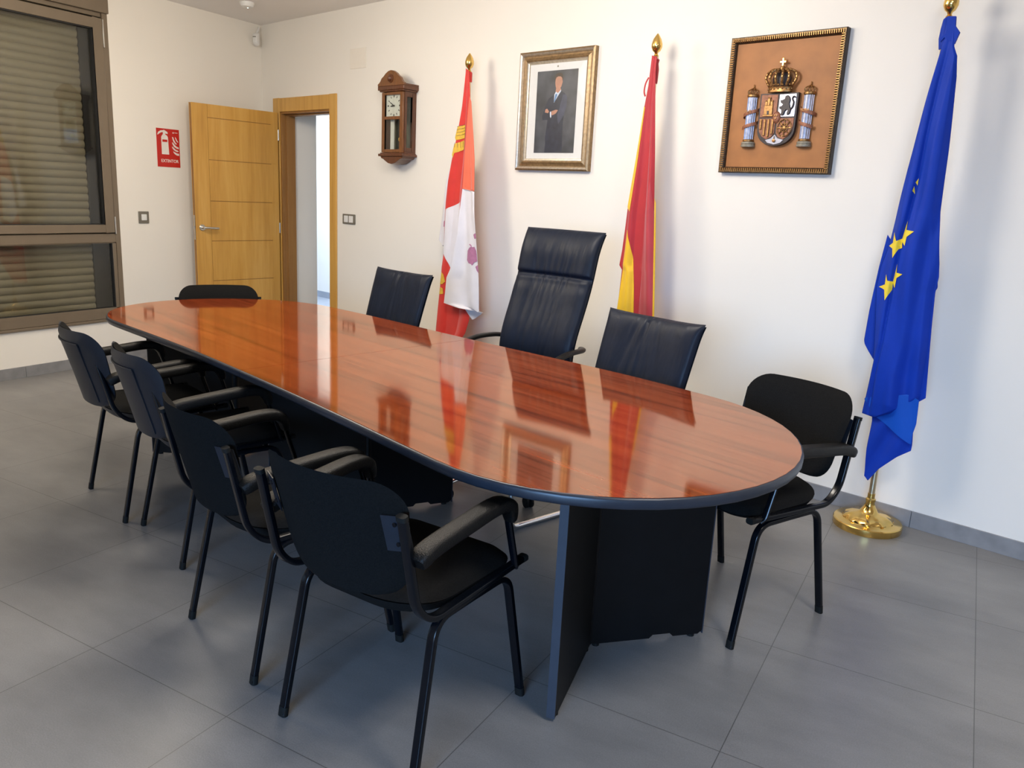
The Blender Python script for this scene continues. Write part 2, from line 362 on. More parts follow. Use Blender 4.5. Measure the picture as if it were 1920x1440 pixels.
def thing(name, label, cat, loc=(0, 0, 0), rz=0.0, group=None):
    o = bpy.data.objects.new(name, None); COL.objects.link(o); o.location = loc; o.rotation_euler = (0, 0, rz)
    o['label'] = label; o['category'] = cat
    if group: o['group'] = group
    return o
def tag(o, label, cat, group=None):
    o['label'] = label; o['category'] = cat
    if group: o['group'] = group
    return o
def struct(o): o['kind'] = 'structure'; return o
def fillet(pts, r, n=6):
    pts = [Vector(p) for p in pts]; out = [pts[0]]
    for i in range(1, len(pts) - 1):
        a, b, c = pts[i - 1], pts[i], pts[i + 1]
        rr = r[i - 1] if isinstance(r, (list, tuple)) else r
        d = min(rr, (a - b).length * 0.48, (c - b).length * 0.48)
        p0 = b + (a - b).normalized() * d; p1 = b + (c - b).normalized() * d
        for k in range(n + 1):
            t = k / n; out.append(p0 * (1 - t) ** 2 + b * 2 * t * (1 - t) + p1 * t * t)
    out.append(pts[-1]); return out
def smoothpath(pts, n=8):
    pts = [Vector(p) for p in pts]; P = [pts[0]] + pts + [pts[-1]]; out = []
    for i in range(1, len(P) - 2):
        for k in range(n):
            t = k / n; a, b, c, d = P[i - 1], P[i], P[i + 1], P[i + 2]
            out.append(0.5 * ((2 * b) + (c - a) * t + (2 * a - 5 * b + 4 * c - d) * t * t + (3 * b - a - 3 * c + d) * t ** 3))
    out.append(pts[-1]); return out
def rrect(w, h, rt, rb, n=8, wb=None):
    """rounded rect outline centred on x, y from 0..h; top half-width w, bottom half-width wb"""
    wb = w if wb is None else wb; pts = []
    for cx, cy, r, a0 in ((w - rt, h - rt, rt, 0), (-(w - rt), h - rt, rt, 90), (-(wb - rb), rb, rb, 180), ((wb - rb), rb, rb, 270)):
        for k in range(n + 1):
            a = math.radians(a0 + 90 * k / n); pts.append((cx + r * math.cos(a), cy + r * math.sin(a)))
    # densify
    out = []
    for i, p in enumerate(pts):
        q = pts[(i + 1) % len(pts)]; L = math.hypot(q[0] - p[0], q[1] - p[1]); m = max(1, int(L / 0.03))
        for k in range(m): out.append((p[0] + (q[0] - p[0]) * k / m, p[1] + (q[1] - p[1]) * k / m))
    return out
def text_mesh(name, body, size, m, parent, mtx, extrude=0.0006, align='CENTER', bold=0.0, sx=1.0):
    c = bpy.data.curves.new(name, 'FONT'); c.body = body; c.size = size; c.extrude = extrude; c.offset = bold
    c.align_x = align; c.align_y = 'CENTER'; c.resolution_u = 3
    t = bpy.data.objects.new('tmp_text', c); COL.objects.link(t)
    dg = bpy.context.evaluated_depsgraph_get(); me = bpy.data.meshes.new_from_object(t.evaluated_get(dg))
    COL.objects.unlink(t); bpy.data.objects.remove(t); bpy.data.curves.remove(c)
    me.transform(Matrix.Diagonal((sx, 1, 1, 1))); me.transform(mtx); me.name = name; me.materials.clear(); me.materials.append(m)
    o = bpy.data.objects.new(name, me); COL.objects.link(o)
    if parent: o.parent = parent
    return o
# text plane standing on a wall local frame: x right, z up, facing -y
UPRIGHT = Matrix.Rotation(PI / 2, 4, 'X')

# ================================================================== ROOM
def wallframe(o, l=0.0, z=0.0, off=0.0):
    p = onback(l, off, z); o.location = p; o.rotation_euler = (0, 0, WA); return o
XR, YB = 3.3, -3.3
# floor
b = MB(); b.box(-6.05, XR + .2, YB - .2, 5.41, -0.12, 0.0)
struct(b.build('floor', M['floor'], smooth=False))
# ceiling
b = MB(); b.box(-6.05, XR + .2, YB - .2, 6.0, CEIL, CEIL + 0.15)
struct(b.build('ceiling', M['ceiling'], smooth=False))
# back wall (with the doorway), 0.37 thick
DL, DR, DT = 0.29, 1.075, 2.055
b = MB()
b.box(-0.3, DL, 0, 0.37, 0, CEIL); b.box(DR, 9.45, 0, 0.37, 0, CEIL); b.box(DL, DR, 0, 0.37, DT, CEIL)
wb = struct(wallframe(b.build('wall_back', M['wall'], smooth=False)))
# left wall with the window opening: x from -6.05 to -5.75, y falls as l grows
def yl(l): return 5.396 - l
WL0, WL1, WZ0, WZ1 = 1.47, 3.75, 0.352, 2.775
b = MB()
b.box(-6.05, -5.75, yl(WL0), 5.396, 0, CEIL); b.box(-6.05, -5.75, yl(WL1), yl(WL0), 0, WZ0)
b.box(-6.05, -5.75, yl(WL1), yl(WL0), WZ1, CEIL)
# second, unseen window further along, open to daylight
b.box(-6.05, -5.75, -0.55, yl(WL1), 0, CEIL)
b.box(-6.05, -5.75, YB, -2.6, 0, CEIL); b.box(-6.05, -5.75, -2.6, -0.55, 0, 0.6); b.box(-6.05, -5.75, -2.6, -0.55, 2.4, CEIL)
struct(b.build('wall_left', M['wall'], smooth=False))
b = MB(); b.box(XR, XR + .2, YB, 3.6, 0, CEIL); struct(b.build('wall_right', M['wall'], smooth=False))
b = MB()
b.box(-6.05, -1.3, YB - .2, YB, 0, CEIL); b.box(1.5, XR + .2, YB - .2, YB, 0, CEIL)
b.box(-1.3, 1.5, YB - .2, YB, 0, 0.75); b.box(-1.3, 1.5, YB - .2, YB, 2.35, CEIL)
struct(b.build('wall_rear', M['wall'], smooth=False))
# window frames of the daylight windows (behind the camera)
b = MB()
for (x0, x1, z0, z1) in ((-1.3, 1.5, .75, .81), (-1.3, 1.5, 2.29, 2.35), (-1.3, -1.24, .81, 2.29), (1.44, 1.5, .81, 2.29), (0.07, 0.13, .81, 2.29)):
    b.box(x0, x1, YB - .14, YB - .08, z0, z1)
struct(b.build('window_2', M['alu'], bevel=.003))
b = MB()
for (y0, y1, z0, z1) in ((-2.6, -.55, .6, .66), (-2.6, -.55, 2.34, 2.4), (-2.6, -2.54, .66, 2.34), (-.61, -.55, .66, 2.34), (-1.6, -1.54, .66, 2.34)):
    b.box(-5.92, -5.86, y0, y1, z0, z1)
struct(b.build('window_3', M['alu'], bevel=.003))

# skirting tiles with real joints every 0.6 m
def skirting(name, a, bnd, joints, to):
    m = MB(); xs = [a] + sorted(j for j in joints if a < j < bnd) + [bnd]
    for x0, x1 in zip(xs[:-1], xs[1:]): m.box(x0 + .0012, x1 - .0012, -0.010, 0.0, 0.0, 0.080)
    o = m.build(name, M['skirting'], smooth=False, bevel=.0012)
    return struct(o)
o = skirting('baseboard_back', 1.160, 9.3, [5.84 + .6 * k - 4.8 for k in range(0, 16)], None); wallframe(o)
o = skirting('baseboard_left', -5.0, -0.06, [-(2.278 + .6 * k - 2.4) for k in range(-2, 14)], None)
o.location = onleft(0.0); o.rotation_euler = (0, 0, PI / 2)

# ------------------------------------------------------------------ doorway
def bx(m, x0, x1, y0, y1, z0, z1, mi=0): m.box(x0, x1, y0, y1, z0, z1, mi); return m
m = MB()
m.box(0.202, 0.300, -0.014, 0.0, 0.0, 2.162); m.box(1.064, 1.160, -0.014, 0.0, 0.0, 2.162); m.box(0.300, 1.064, -0.012, 0.0, 2.046, 2.160)
tr = struct(m.build('trim_1', M['doorframe'], bevel=.003)); wallframe(tr)
m = MB()
m.box(0.29, 0.315, 0.0, 0.13, 0, 2.055); m.box(1.052, 1.075, 0.0, 0.13, 0, 2.055); m.box(0.29, 1.075, 0.0, 0.13, 2.030, 2.055)
m.box(0.315, 0.327, 0.045, 0.13, 0, 2.030); m.box(1.040, 1.052, 0.045, 0.13, 0, 2.030); m.box(0.315, 1.052, 0.045, 0.13, 2.018, 2.030)
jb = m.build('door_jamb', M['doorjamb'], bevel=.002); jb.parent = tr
# leaf, opened against the left wall
hinge = onback(0.285, 0.03); free = Vector((-5.640, 4.5085, 0))
dvec = free - hinge; LW = 0.790; ang = math.atan2(dvec.y, dvec.x)
# local x runs from hinge to free edge; the visible face is local +y side or -y side
m = MB(); T = 0.036
m.box(0.002, LW - .002, -T / 2 + .0035, T / 2 - .0035, 0.010, 2.036, 1)
zc = [0.008, 0.270, 0.603, 0.938, 1.268, 1.600, 1.933, 2.038]
gx0, gx1 = 0.07, 0.652; gap = 0.0026
for sgn in (-1, 1):
    y0, y1 = (T / 2 - .0035, T / 2) if sgn > 0 else (-T / 2, -T / 2 + .0035)
    m.box(0.0, gx0, y0, y1, 0.008, 2.038); m.box(gx1 + gap, LW, y0, y1, 0.008, 2.038)
    for i in range(7): m.box(gx0, gx1, y0, y1, zc[i] + (gap if i else 0), zc[i + 1] - (gap if i < 6 else 0))
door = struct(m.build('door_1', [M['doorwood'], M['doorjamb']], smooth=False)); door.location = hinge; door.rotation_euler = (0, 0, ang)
HX = LW - 0.055; HZ = 1.05
for sgn in (1, -1):
    y = sgn * T / 2
    h_ = MB()
    h_.lathe([(0, 0), (.026, 0), (.026, .006 * sgn), (.022, .010 * sgn), (.011, .010 * sgn), (.011, .045 * sgn), (0, .045 * sgn)], 24, (HX, y, HZ), axis='y')
    h_.tube(fillet([(HX, y + .040 * sgn, HZ), (HX - .03, y + .050 * sgn, HZ), (HX - .125, y + .048 * sgn, HZ - .004)], .02), .0095, .007, side=(0, 0, 1), n=12)
    ho = h_.build('door_handle', M['steel']); ho.parent = door; ho['label'] = 'brushed steel lever handle'
m = MB(); m.box(LW, LW + .0015, -.009, .009, HZ - .10, HZ + .10); m.box(LW, LW + .010, -.006, .006, HZ - .01, HZ + .012)
lp = m.build('latch_plate', M['steel']); lp.parent = door
for hz_ in (0.25, 1.05, 1.85):
    m = MB(); m.lathe([(0, -.045), (.007, -.045), (.007, .045), (0, .045)], 12, (-0.004, .018, hz_)); m.build('door_hinge', M['steel'], door)

# ------------------------------------------------------------------ hallway seen through the doorway
m = MB(); m.box(-5.5, 3.0, 0.37, 2.08, -0.12, 0.0)
fl = struct(wallframe(m.build('floor_hall', M['hall_floor'], smooth=False)))
m = MB(); m.box(-5.5, 3.0, 2.08, 2.2, 0, CEIL); m.box(-5.6, -5.5, .37, 2.2, 0, CEIL); m.box(3.0, 3.1, .37, 2.2, 0, CEIL)
m.box(-5.5, -0.3, .25, .37, 0, CEIL)
struct(wallframe(m.build('wall_hall', M['hall_wall'], smooth=False)))
m = MB(); m.box(-5.6, 3.1, 0.37, 2.2, CEIL, CEIL + .12)
struct(wallframe(m.build('ceiling_hall', M['ceiling'], smooth=False)))
m = MB(); m.box(-5.5, 3.0, 2.07, 2.08, 0, .08)
struct(wallframe(m.build('baseboard_hall', M['hall_floor'], smooth=False)))
# direction sign on the far hallway wall
hs = thing('direction_sign', 'small pale wall sign with arrows, seen through the open doorway', 'sign')
wallframe(hs, -2.52, 1.93, -2.068)
m = MB(); m.box(-.20, .20, -.004, 0.0, -.055, .055); m.build('sign_plate', M['white'], hs)
for sx_ in (-1, 1):
    m = MB(); m.prism([(sx_ * .185, 0), (sx_ * .15, .018), (sx_ * .15, -.018)], lambda u, v, k: (u, -.0045 - .001 * (1 - k), v)); m.build('arrow', M['flagink'], hs)
for x0, x1, z0, z1 in ((-.09, -.02, .012, .022), (-.09, .09, -.022, -.010)):
    m = MB(); m.box(x0, x1, -.0055, -.0045, z0, z1); m.build('text_line', M['flagink'], hs)

# ------------------------------------------------------------------ window on the left wall, local x = +y (towards the corner)
def leftframe(o, l=0.0, z=0.0, off=0.0): o.location = onleft(l, off, z); o.rotation_euler = (0, 0, PI / 2); return o
win = bpy.data.objects.new('window_1', None); COL.objects.link(win); struct(win); leftframe(win, WL0)
# local: x from 0 (edge by the corner) to -2.28, y from 0 (room face) to +0.3 (outside)
Wd = WL1 - WL0
m = MB()
m.box(-.042, 0, -.004, .08, WZ0, 2.575); m.box(-Wd, -Wd + .042, -.004, .08, WZ0, 2.575)
m.box(-Wd + .042, -.042, -.004, .08, WZ0, WZ0 + .062); m.box(-Wd + .042, -.042, -.004, .08, 0.935, 1.003)
m.box(-Wd + .042, -.042, .010, .08, 2.545, 2.575)
m.build('window_frame', M['alu'], win, bevel=.003)
m = MB(); m.box(-Wd, 0.004, -.020, .20, 2.575, WZ1); m.build('shutter_box', M['alu'], win, bevel=.003)
m = MB(); m.box(-Wd, 0.012, -.016, .012, WZ0 - .020, WZ0 - .0005); m.build('window_sill', M['alu'], win, bevel=.003)
# upper sash
S0, S1 = -.052, -1.12
m = MB(); sx0, sx1, sz0, sz1 = S1, S0, 1.010, 2.532
fw = .072
m.box(sx1 - fw, sx1, -.018, .045, sz0, sz1); m.box(sx0, sx0 + fw, -.018, .045, sz0, sz1)
m.box(sx0 + fw, sx1 - fw, -.018, .045, sz0, sz0 + .060); m.box(sx0 + fw, sx1 - fw, -.018, .045, sz1 - fw, sz1)
m.build('window_sash', M['alu'], win, bevel=.003)
m = MB(); q0, q1, q2, q3 = sx0 + fw, sx1 - fw, sz0 + .060, sz1 - fw
m.box(q1 - .008, q1, -.006, .03, q2, q3); m.box(q0, q0 + .008, -.006, .03, q2, q3); m.box(q0, q1, -.006, .03, q3 - .007, q3); m.box(q0, q1, -.006, .03, q2, q2 + .005)
m.build('seal', M['darkgap'], win, smooth=False)
m = MB(); m.box(q0, q1, .012, .018, q2, q3); m.build('glass_pane', M['glass'], win, smooth=False)
m = MB(); m.box(sx1 + .0, sx1 + .010, -.021, -.006, 2.34, 2.53); m.build('sash_hinge', M['steel'], win, bevel=.001)
m = MB(); m.box(sx1 + .0, sx1 + .010, -.021, -.006, 1.00, 1.13); m.build('sash_hinge', M['steel'], win, bevel=.001)
# second upper sash, beyond the frame edge of the photo
sx0, sx1 = -Wd + .052, -1.13
m = MB()
m.box(sx1 - fw, sx1, -.018, .045, sz0, sz1); m.box(sx0, sx0 + fw, -.018, .045, sz0, sz1)
m.box(sx0 + fw, sx1 - fw, -.018, .045, sz0, sz0 + .060); m.box(sx0 + fw, sx1 - fw, -.018, .045, sz1 - fw, sz1)
m.build('window_sash', M['alu'], win, bevel=.003)
m = MB(); m.box(sx0 + fw, sx1 - fw, .012, .018, sz0 + .06, sz1 - fw); m.build('glass_pane', M['glass'], win, smooth=False)
# lower fixed light
m = MB(); q0, q1, q2, q3 = -Wd + .042, -.042, WZ0 + .062, .935
m.box(q1 - .030, q1, -.004, .03, q2, q3); m.box(q0, q0 + .03, -.004, .03, q2, q3); m.box(q0, q1, -.004, .03, q3 - .006, q3); m.box(q0, q1, -.004, .03, q2, q2 + .022)
m.build('glazing_bead', M['alu'], win, bevel=.002)
m = MB(); m.box(q1 - .036, q1 - .030, -.001, .03, q2, q3); m.box(q0, q1, -.001, .03, q2 + .022, q2 + .026); m.build('seal', M['darkgap'], win, smooth=False)
m = MB(); m.box(q0, q1 - .03, .012, .018, q2, q3); m.build('glass_pane', M['glass'], win, smooth=False)
# closed roller shutter behind the glass, each slat bulging
m = MB(); z = WZ0 + .06
while z < 2.56:
    pr = [(-Wd + .05, -.105)]
    prof = [(0.110, 0.0), (0.106, .004), (0.100, .016), (0.098, .027), (0.100, .038), (0.106, .049), (0.112, .052), (0.112, .055)]
    vs = []; fs = []
    for x in (-Wd + .05, -.165):
        for (y, dz) in prof: vs.append((x, y, z + dz))
    n_ = len(prof)
    fs = [(i, i + 1, i + 1 + n_, i + n_) for i in range(n_ - 1)]
    m.add(vs, fs); z += .055
m.build('roller_shutter', M['slat'], win)
m = MB(); m.box(-.175, -.05, .085, .13, WZ0 + .05, 2.57); m.build('shutter_guide', M['darkgap'], win, smooth=False)
m = MB(); m.box(-Wd, 0.0, .16, .20, WZ0, 2.575); m.build('outer_closure', M['darkgap'], win, smooth=False)

# ------------------------------------------------------------------ things on the left wall
def switch(label, n, place):
    t = thing('light_switch', label, 'light switch')
    w = .045 * n + .046; h = .092
    m = MB(); m.box(-w / 2, w / 2, -.010, 0, -h / 2, h / 2); m.build('switch_frame', M['greyplastic'], t, bevel=.004)
    for k in range(n):
        cx_ = (k - (n - 1) / 2) * .066
        m = MB(); m.box(cx_ - .0235, cx_ + .0235, -.0135, -.008, -.0245, .0245); m.build('rocker', M['white'], t, bevel=.003)
    place(t); return t
switch('single white light switch in a grey square frame under the red sign', 1, lambda o: leftframe(o, 1.262, 1.125))
s2 = thing('light_switch', 'double white light switch in a grey frame right of the doorway', 'light switch')
m = MB(); m.box(-.085, .085, -.010, 0, -.040, .040); m.build('switch_frame', M['greyplastic'], s2, bevel=.004)
for cx_ in (-.034, .034):
    m = MB(); m.box(cx_ - .027, cx_ + .027, -.0135, -.008, -.027, .027); m.build('rocker', M['white'], s2, bevel=.003)
wallframe(s2, 1.329, 1.184)
# extinguisher sign
sg = thing('extinguisher_sign', 'red fire extinguisher sign with white flames and EXTINTOR lettering', 'sign'); leftframe(sg, 1.002, 1.671)
m = MB(); m.box(-.105, .105, -.003, 0, -.148, .148); m.build('sign_plate', M['signred'], sg, smooth=False)
F_ = lambda u, v, k: (u, -.0032 - .0008 * (1 - k), v)
def sgp(px, py): return ((px - 550) / 330 * .105, (745 - py) / 570 * .148)
m = MB()
m.prism([sgp(*p) for p in ((350, 940), (350, 430), (372, 385), (405, 345), (405, 310), (470, 310), (470, 345), (525, 385), (545, 430), (560, 940))], F_)
m.prism([sgp(*p) for p in ((240, 365), (270, 290), (340, 240), (400, 232), (410, 280), (350, 300), (300, 330), (262, 372))], F_)
m.prism([sgp(*p) for p in ((400, 232), (440, 215), (540, 275), (545, 330), (480, 320), (405, 310))], F_)
m.build('extinguisher_symbol', M['signwhite'], sg, smooth=False)
m = MB(); F2 = lambda u, v, k: (u, -.0042 - .0006 * (1 - k), v)
m.prism([sgp(*p) for p in ((378, 570), (378, 500), (522, 500), (522, 570))], F2); m.build('symbol_band', M['signred'], sg, smooth=False)
m = MB()
for fl_ in (((668, 400), (700, 410), (720, 480), (760, 560), (805, 615), (760, 615), (705, 550), (680, 470)),
            ((755, 390), (790, 440), (815, 500), (842, 540), (835, 560), (790, 520), (762, 450)),
            ((660, 560), (690, 575), (740, 640), (800, 690), (850, 700), (850, 755), (790, 740), (710, 690), (672, 620)),
            ((650, 690), (680, 700), (750, 770), (840, 810), (835, 840), (770, 835), (700, 790), (665, 740)),
            ((680, 830), (720, 850), (790, 885), (855, 890), (855, 955), (790, 950), (730, 915), (695, 870))):
    m.prism([sgp(*p) for p in fl_], F_)
m.build('flames_symbol', M['signwhite'], sg, smooth=False)
m = MB(); m.lathe([(0, -.0040), (.006, -.0040), (.006, -.0030), (0, -.0030)], 12, (sgp(705, 280)[0], 0, sgp(705, 280)[1]), axis='y')
for k in range(3): m.box(sgp(745 + 32 * k, 0)[0], sgp(765 + 32 * k, 0)[0], -.0038, -.003, sgp(0, 285)[1], sgp(0, 265)[1])
m.build('maker_mark', M['signwhite'], sg, smooth=False)
text_mesh('lettering', 'EXTINTOR', .034, M['signwhite'], sg, Matrix.Translation((sgp(575, 0)[0], -.0036, sgp(0, 1135)[1])) @ UPRIGHT, bold=.0004, sx=.98)

# motion detector in the corner
md = thing('motion_detector', 'small white motion detector high in the room corner', 'motion detector')
md.location = onback(.075, .085, 2.625); md.rotation_euler = (0, 0, WA + math.radians(30))
m = MB(); m.pillow([(x, y - .055) for x, y in rrect(.028, .11, .018, .022)], .034, .004, lambda x, y, t: (x, -t, y + .02), rings=6, pw=4); m.build('housing', M['white'], md)
m = MB(); m.pillow([(x, y) for x, y in rrect(.019, .034, .008, .008)], .036, .0, lambda x, y, t: (x, -t, y - .032 + .02), rings=4, pw=5); m.build('lens', M['mount'], md)
m = MB(); m.box(-.014, .014, -.0372, -.030, .034, .040); m.build('indicator_slot', M['greyplastic'], md)
m = MB(); m.tube([(0, .0, .07), (0, .03, .10), (0, .045, .125)], .010, n=10); m.build('bracket', M['white'], md)
# ceiling fixture with a small lit indicator
sd = thing('smoke_detector', 'round white ceiling detector with a tiny green light', 'smoke detector', (-5.15, 4.70, CEIL))
m = MB(); m.lathe([(0, 0), (.055, 0), (.055, -.012), (.045, -.032), (.025, -.040), (0, -.040)], 32); m.build('housing', M['white'], sd)
m = MB(); m.lathe([(0, -.044), (.004, -.043), (.005, -.038), (0, -.038)], 10, (.012, -.004, 0)); m.build('indicator_light', M['green_led'], sd)
# painted cover plate high on the back wall
cp = MB(); cp.box(-.103, .103, -.004, 0, -.073, .073)
cpo = cp.build('cover_plate', M['wallplate'], bevel=.002); wallframe(cpo, 1.439, 2.405); tag(cpo, 'blank square cover plate painted like the wall, left above the clock', 'cover plate')

# ================================================================== THINGS ON THE BACK WALL
# ---- pendulum wall clock
ck = thing('wall_clock', 'dark wooden pendulum wall clock with arched top and glass door', 'clock'); wallframe(ck, 2.02, 1.66)
D_ = .122
m = MB()
m.box(-.125, .125, -.02, 0, .035, .465)                       # back board
m.box(-.125, -.105, -D_ + .016, -.02, .035, .465)
# right side is a frame round a side pane
for s_ in (1,):
    m.box(.105, .125, -D_ + .016, -.088, .035, .465); m.box(.105, .125, -.038, -.02, .035, .465); m.box(.105, .125, -.088, -.038, .035, .075); m.box(.105, .125, -.088, -.038, .425, .465)
m.box(-.125, .125, -D_ + .016, -.02, .035, .05); m.box(-.125, .125, -D_ + .016, -.02, .45, .465)
m.build('case', M['clockwood'], ck, bevel=.002)
m = MB(); m.box(-.104, .104, -.026, -.0205, .05, .45); m.build('backboard', M['clockback'], ck, smooth=False)
m = MB(); m.box(.112, .116, -.088, -.038, .075, .425); m.build('side_pane', M['clockglass'], ck, smooth=False)
m = MB()
m.box(-.122, -.088, -D_, -D_ + .015, .04, .458); m.box(.088, .122, -D_, -D_ + .015, .04, .458)
m.box(-.088, .088, -D_, -D_ + .015, .04, .062); m.box(-.088, .088, -D_, -D_ + .015, .270, .292); m.box(-.088, .088, -D_, -D_ + .015, .440, .458)
dr = m.build('clock_door', M['clockwood2'], ck, bevel=.002)
m = MB(); m.box(-.088, .088, -D_ + .006, -D_ + .009, .062, .270); m.box(-.088, .088, -D_ + .006, -D_ + .009, .292, .44)
g_ = m.build('door_glass', M['clockglass'], dr, smooth=False)
m = MB()
m.box(-.150, .150, -D_ - .018, 0, .472, .500); m.box(-.138, .138, -D_ - .010, 0, .461, .474); m.box(-.150, .150, -D_ - .006, 0, .498, .512)
m.build('crown_moulding', M['clockwood'], ck, bevel=.004)
m = MB(); m.box(-.145, .145, -D_ - .014, 0, .012, .030); m.box(-.132, .132, -D_ - .006, 0, .028, .038)
m.build('base_moulding', M['clockwood'], ck, bevel=.004)
ped = [(-.150, .500), (.150, .500), (.150, .515), (.135, .522), (.120, .535), (.108, .553), (.085, .566), (.060, .585), (.030, .600), (0, .605), (-.030, .600), (-.060, .585), (-.085, .566), (-.108, .553), (-.120, .535), (-.135, .522), (-.150, .515)]
m = MB(); m.prism(ped, lambda u, v, k: (u, -D_ - .018 + .022 * k, v)); m.build('pediment', M['clockwood2'], ck, bevel=.002, smooth=False)
m = MB(); m.lathe([(0, 0), (.030, 0), (.030, -.006), (.022, -.008), (.020, -.018), (.010, -.026), (0, -.028)], 20, (0, -D_ - .016, .548), axis='y'); m.build('rosette', M['clockwood'], ck)
drop = [(-.130, .012), (-.118, -.002), (-.095, -.008), (-.070, -.022), (-.040, -.036), (0, -.042), (.040, -.036), (.070, -.022), (.095, -.008), (.118, -.002), (.130, .012)]
m = MB(); m.prism(drop, lambda u, v, k: (u, -D_ - .004 + (D_ - .005) * k, v)); m.build('lower_apron', M['clockwood'], ck, bevel=.003, smooth=False)
m = MB(); m.box(-.088, .088, -.1055, -.1005, .285, .445); dl = m.build('dial', M['dial'], ck, smooth=False)
for k in range(12):
    m = MB(); a = k * PI / 6; r0, r1 = .058, .073; u = Vector((math.sin(a), 0, math.cos(a))); s_ = Vector((math.cos(a), 0, -math.sin(a))) * (.0035 if k % 3 else .0055)
    c_ = Vector((0, -.1062, .366)); m.add([c_ + u * r0 - s_, c_ + u * r0 + s_, c_ + u * r1 + s_, c_ + u * r1 - s_], [(0, 1, 2, 3)])
    m.build('hour_mark', M['ink'], dl, smooth=False)
m = MB()
for a, L_, w_ in ((math.radians(300), .060, .0030), (math.radians(265), .042, .0042)):
    u = Vector((math.sin(a), 0, math.cos(a))); s_ = Vector((math.cos(a), 0, -math.sin(a))) * w_; c_ = Vector((0, -.1085, .366))
    m.add([c_ - u * .012 - s_, c_ - u * .012 + s_, c_ + u * L_ * .6 + s_ * 1.4, c_ + u * L_, c_ + u * L_ * .6 - s_ * 1.4], [(0, 1, 2, 3, 4)])
m.lathe([(0, 0), (.006, 0), (.006, -.005), (0, -.006)], 12, (0, -.1062, .366), axis='y')
m.build('clock_hands', M['ink'], dl, smooth=False)
m = MB(); m.tube([(.030, -.07, .30), (0.032, -.07, .15)], .0022, n=6); m.lathe([(0, -.005), (.016, -.004), (.019, 0), (.016, .004), (0, .005)], 20, (0.032, -.07, .135), axis='y'); m.build('pendulum', M['brass'], ck)
m = MB(); m.box(-.062, -.022, -.086, -.080, .062, .275); m.build('pale_strip', M['dial'], ck, smooth=False)  # pale upright strip behind the lower glass

# ---- framed portrait photograph
PW, PH = .596, .706
po = thing('framed_portrait', 'gilt and silver framed portrait photograph of a standing person in dark suit', 'picture'); wallframe(po, 3.478, 1.952); 
rings_ = [(0.0, 0.0, 0), (0.0, .030, 0), (.010, .036, 0), (.020, .030, 1), (.026, .018, 1), (.036, .020, 0), (.050, .028, 0), (.058, .024, 0), (.062, .016, 1), (.070, .014, 1), (.074, .006, 1)]
m = MB(); vs = []; 
for (ins, d, mi) in rings_:
    for sx_, sz_ in ((-1, -1), (1, -1), (1, 1), (-1, 1)): vs.append((sx_ * (PW / 2 - ins), -d, sz_ * (PH / 2 - ins)))
for i in range(len(rings_) - 1):
    fs = [(i * 4 + j, i * 4 + (j + 1) % 4, (i + 1) * 4 + (j + 1) % 4, (i + 1) * 4 + j) for j in range(4)]
    o_ = len(m.v)
    m.f += fs; m.m += [rings_[i + 1][2]] * 4
m.v = [tuple(v) for v in vs]
m.build('picture_frame', [M['goldframe'], M['silverframe']], po, smooth=False)
m = MB(); m.box(-PW / 2 + .06, PW / 2 - .06, -.008, -.001, -PH / 2 + .06, PH / 2 - .06); m.build('mount_board', M['mount'], po, smooth=False)
m = MB(); m.box(-.006, .006, -.0084, -.0080, .256, .266); m.build('embossed_crest', M['castone'], po, smooth=False)
ph = MB(); ph.box(-.162, .162, -.0088, -.0080, -.246, .238); pht = ph.build('photograph', M['photo_bg'], po, smooth=False)
# figures in the print are thin colour shapes on the paper; pixel grid of a zoomed view -> metres
def pp_(x, y):
    s = (x - 435) / 400 * .324; t = (760 - y) / 800 * .484
    yy = t - .004 + (x - 435) / 400 * .012
    return (s, yy)
LAY = [0]
def shape(pts, mt, name):
    LAY[0] += 1; d = -.0089 - .00006 * LAY[0]
    q = MB(); q.prism([pp_(*p) for p in pts], lambda u, v, k: (u, d + .00005 * k, v)); q.build(name, mt, pht, smooth=False)
shape([(345, 1156), (350, 1060), (345, 1000), (360, 830), (310, 830), (303, 790), (330, 700), (360, 625), (415, 590), (480, 560), (520, 590), (545, 640), (540, 720), (520, 800), (515, 900), (520, 1150)], M['suit'], 'suit_print')
shape([(455, 790), (470, 740), (500, 600), (530, 600), (545, 640), (540, 720), (520, 800), (470, 880), (460, 840)], M['suitlit'], 'sleeve_print')
shape([(415, 590), (430, 560), (478, 545), (480, 562), (450, 610), (415, 670)], M['shirt'], 'shirt_print')
shape([(425, 590), (440, 583), (445, 600), (425, 655), (414, 665)], M['tie'], 'tie_print')
shape([(425, 560), (430, 530), (470, 525), (478, 550), (450, 580)], M['skin'], 'neck_print')
shape([(420, 440), (428, 415), (455, 405), (478, 415), (488, 440), (490, 480), (480, 520), (455, 552), (435, 545), (424, 515), (418, 480)], M['skin'], 'face_print')
shape([(414, 462), (411, 422), (426, 396), (450, 386), (474, 392), (490, 412), (495, 445), (489, 468), (484, 440), (470, 424), (446, 420), (428, 428), (421, 445)], M['hair'], 'hair_print')
shape([(330, 755), (335, 725), (352, 720), (372, 750), (362, 765)], M['skin'], 'hand_print')
shape([(388, 770), (400, 748), (440, 738), (460, 745), (440, 775), (405, 790)], M['skin'], 'hand_print')
shape([(380, 755), (392, 750), (398, 800), (392, 815), (384, 800)], M['shirt'], 'cuff_print')
m = MB(); m.box(-PW / 2 + .072, PW / 2 - .072, -.0125, -.0115, -PH / 2 + .072, PH / 2 - .072); m.build('picture_glass', M['photoglass'], po, smooth=False)

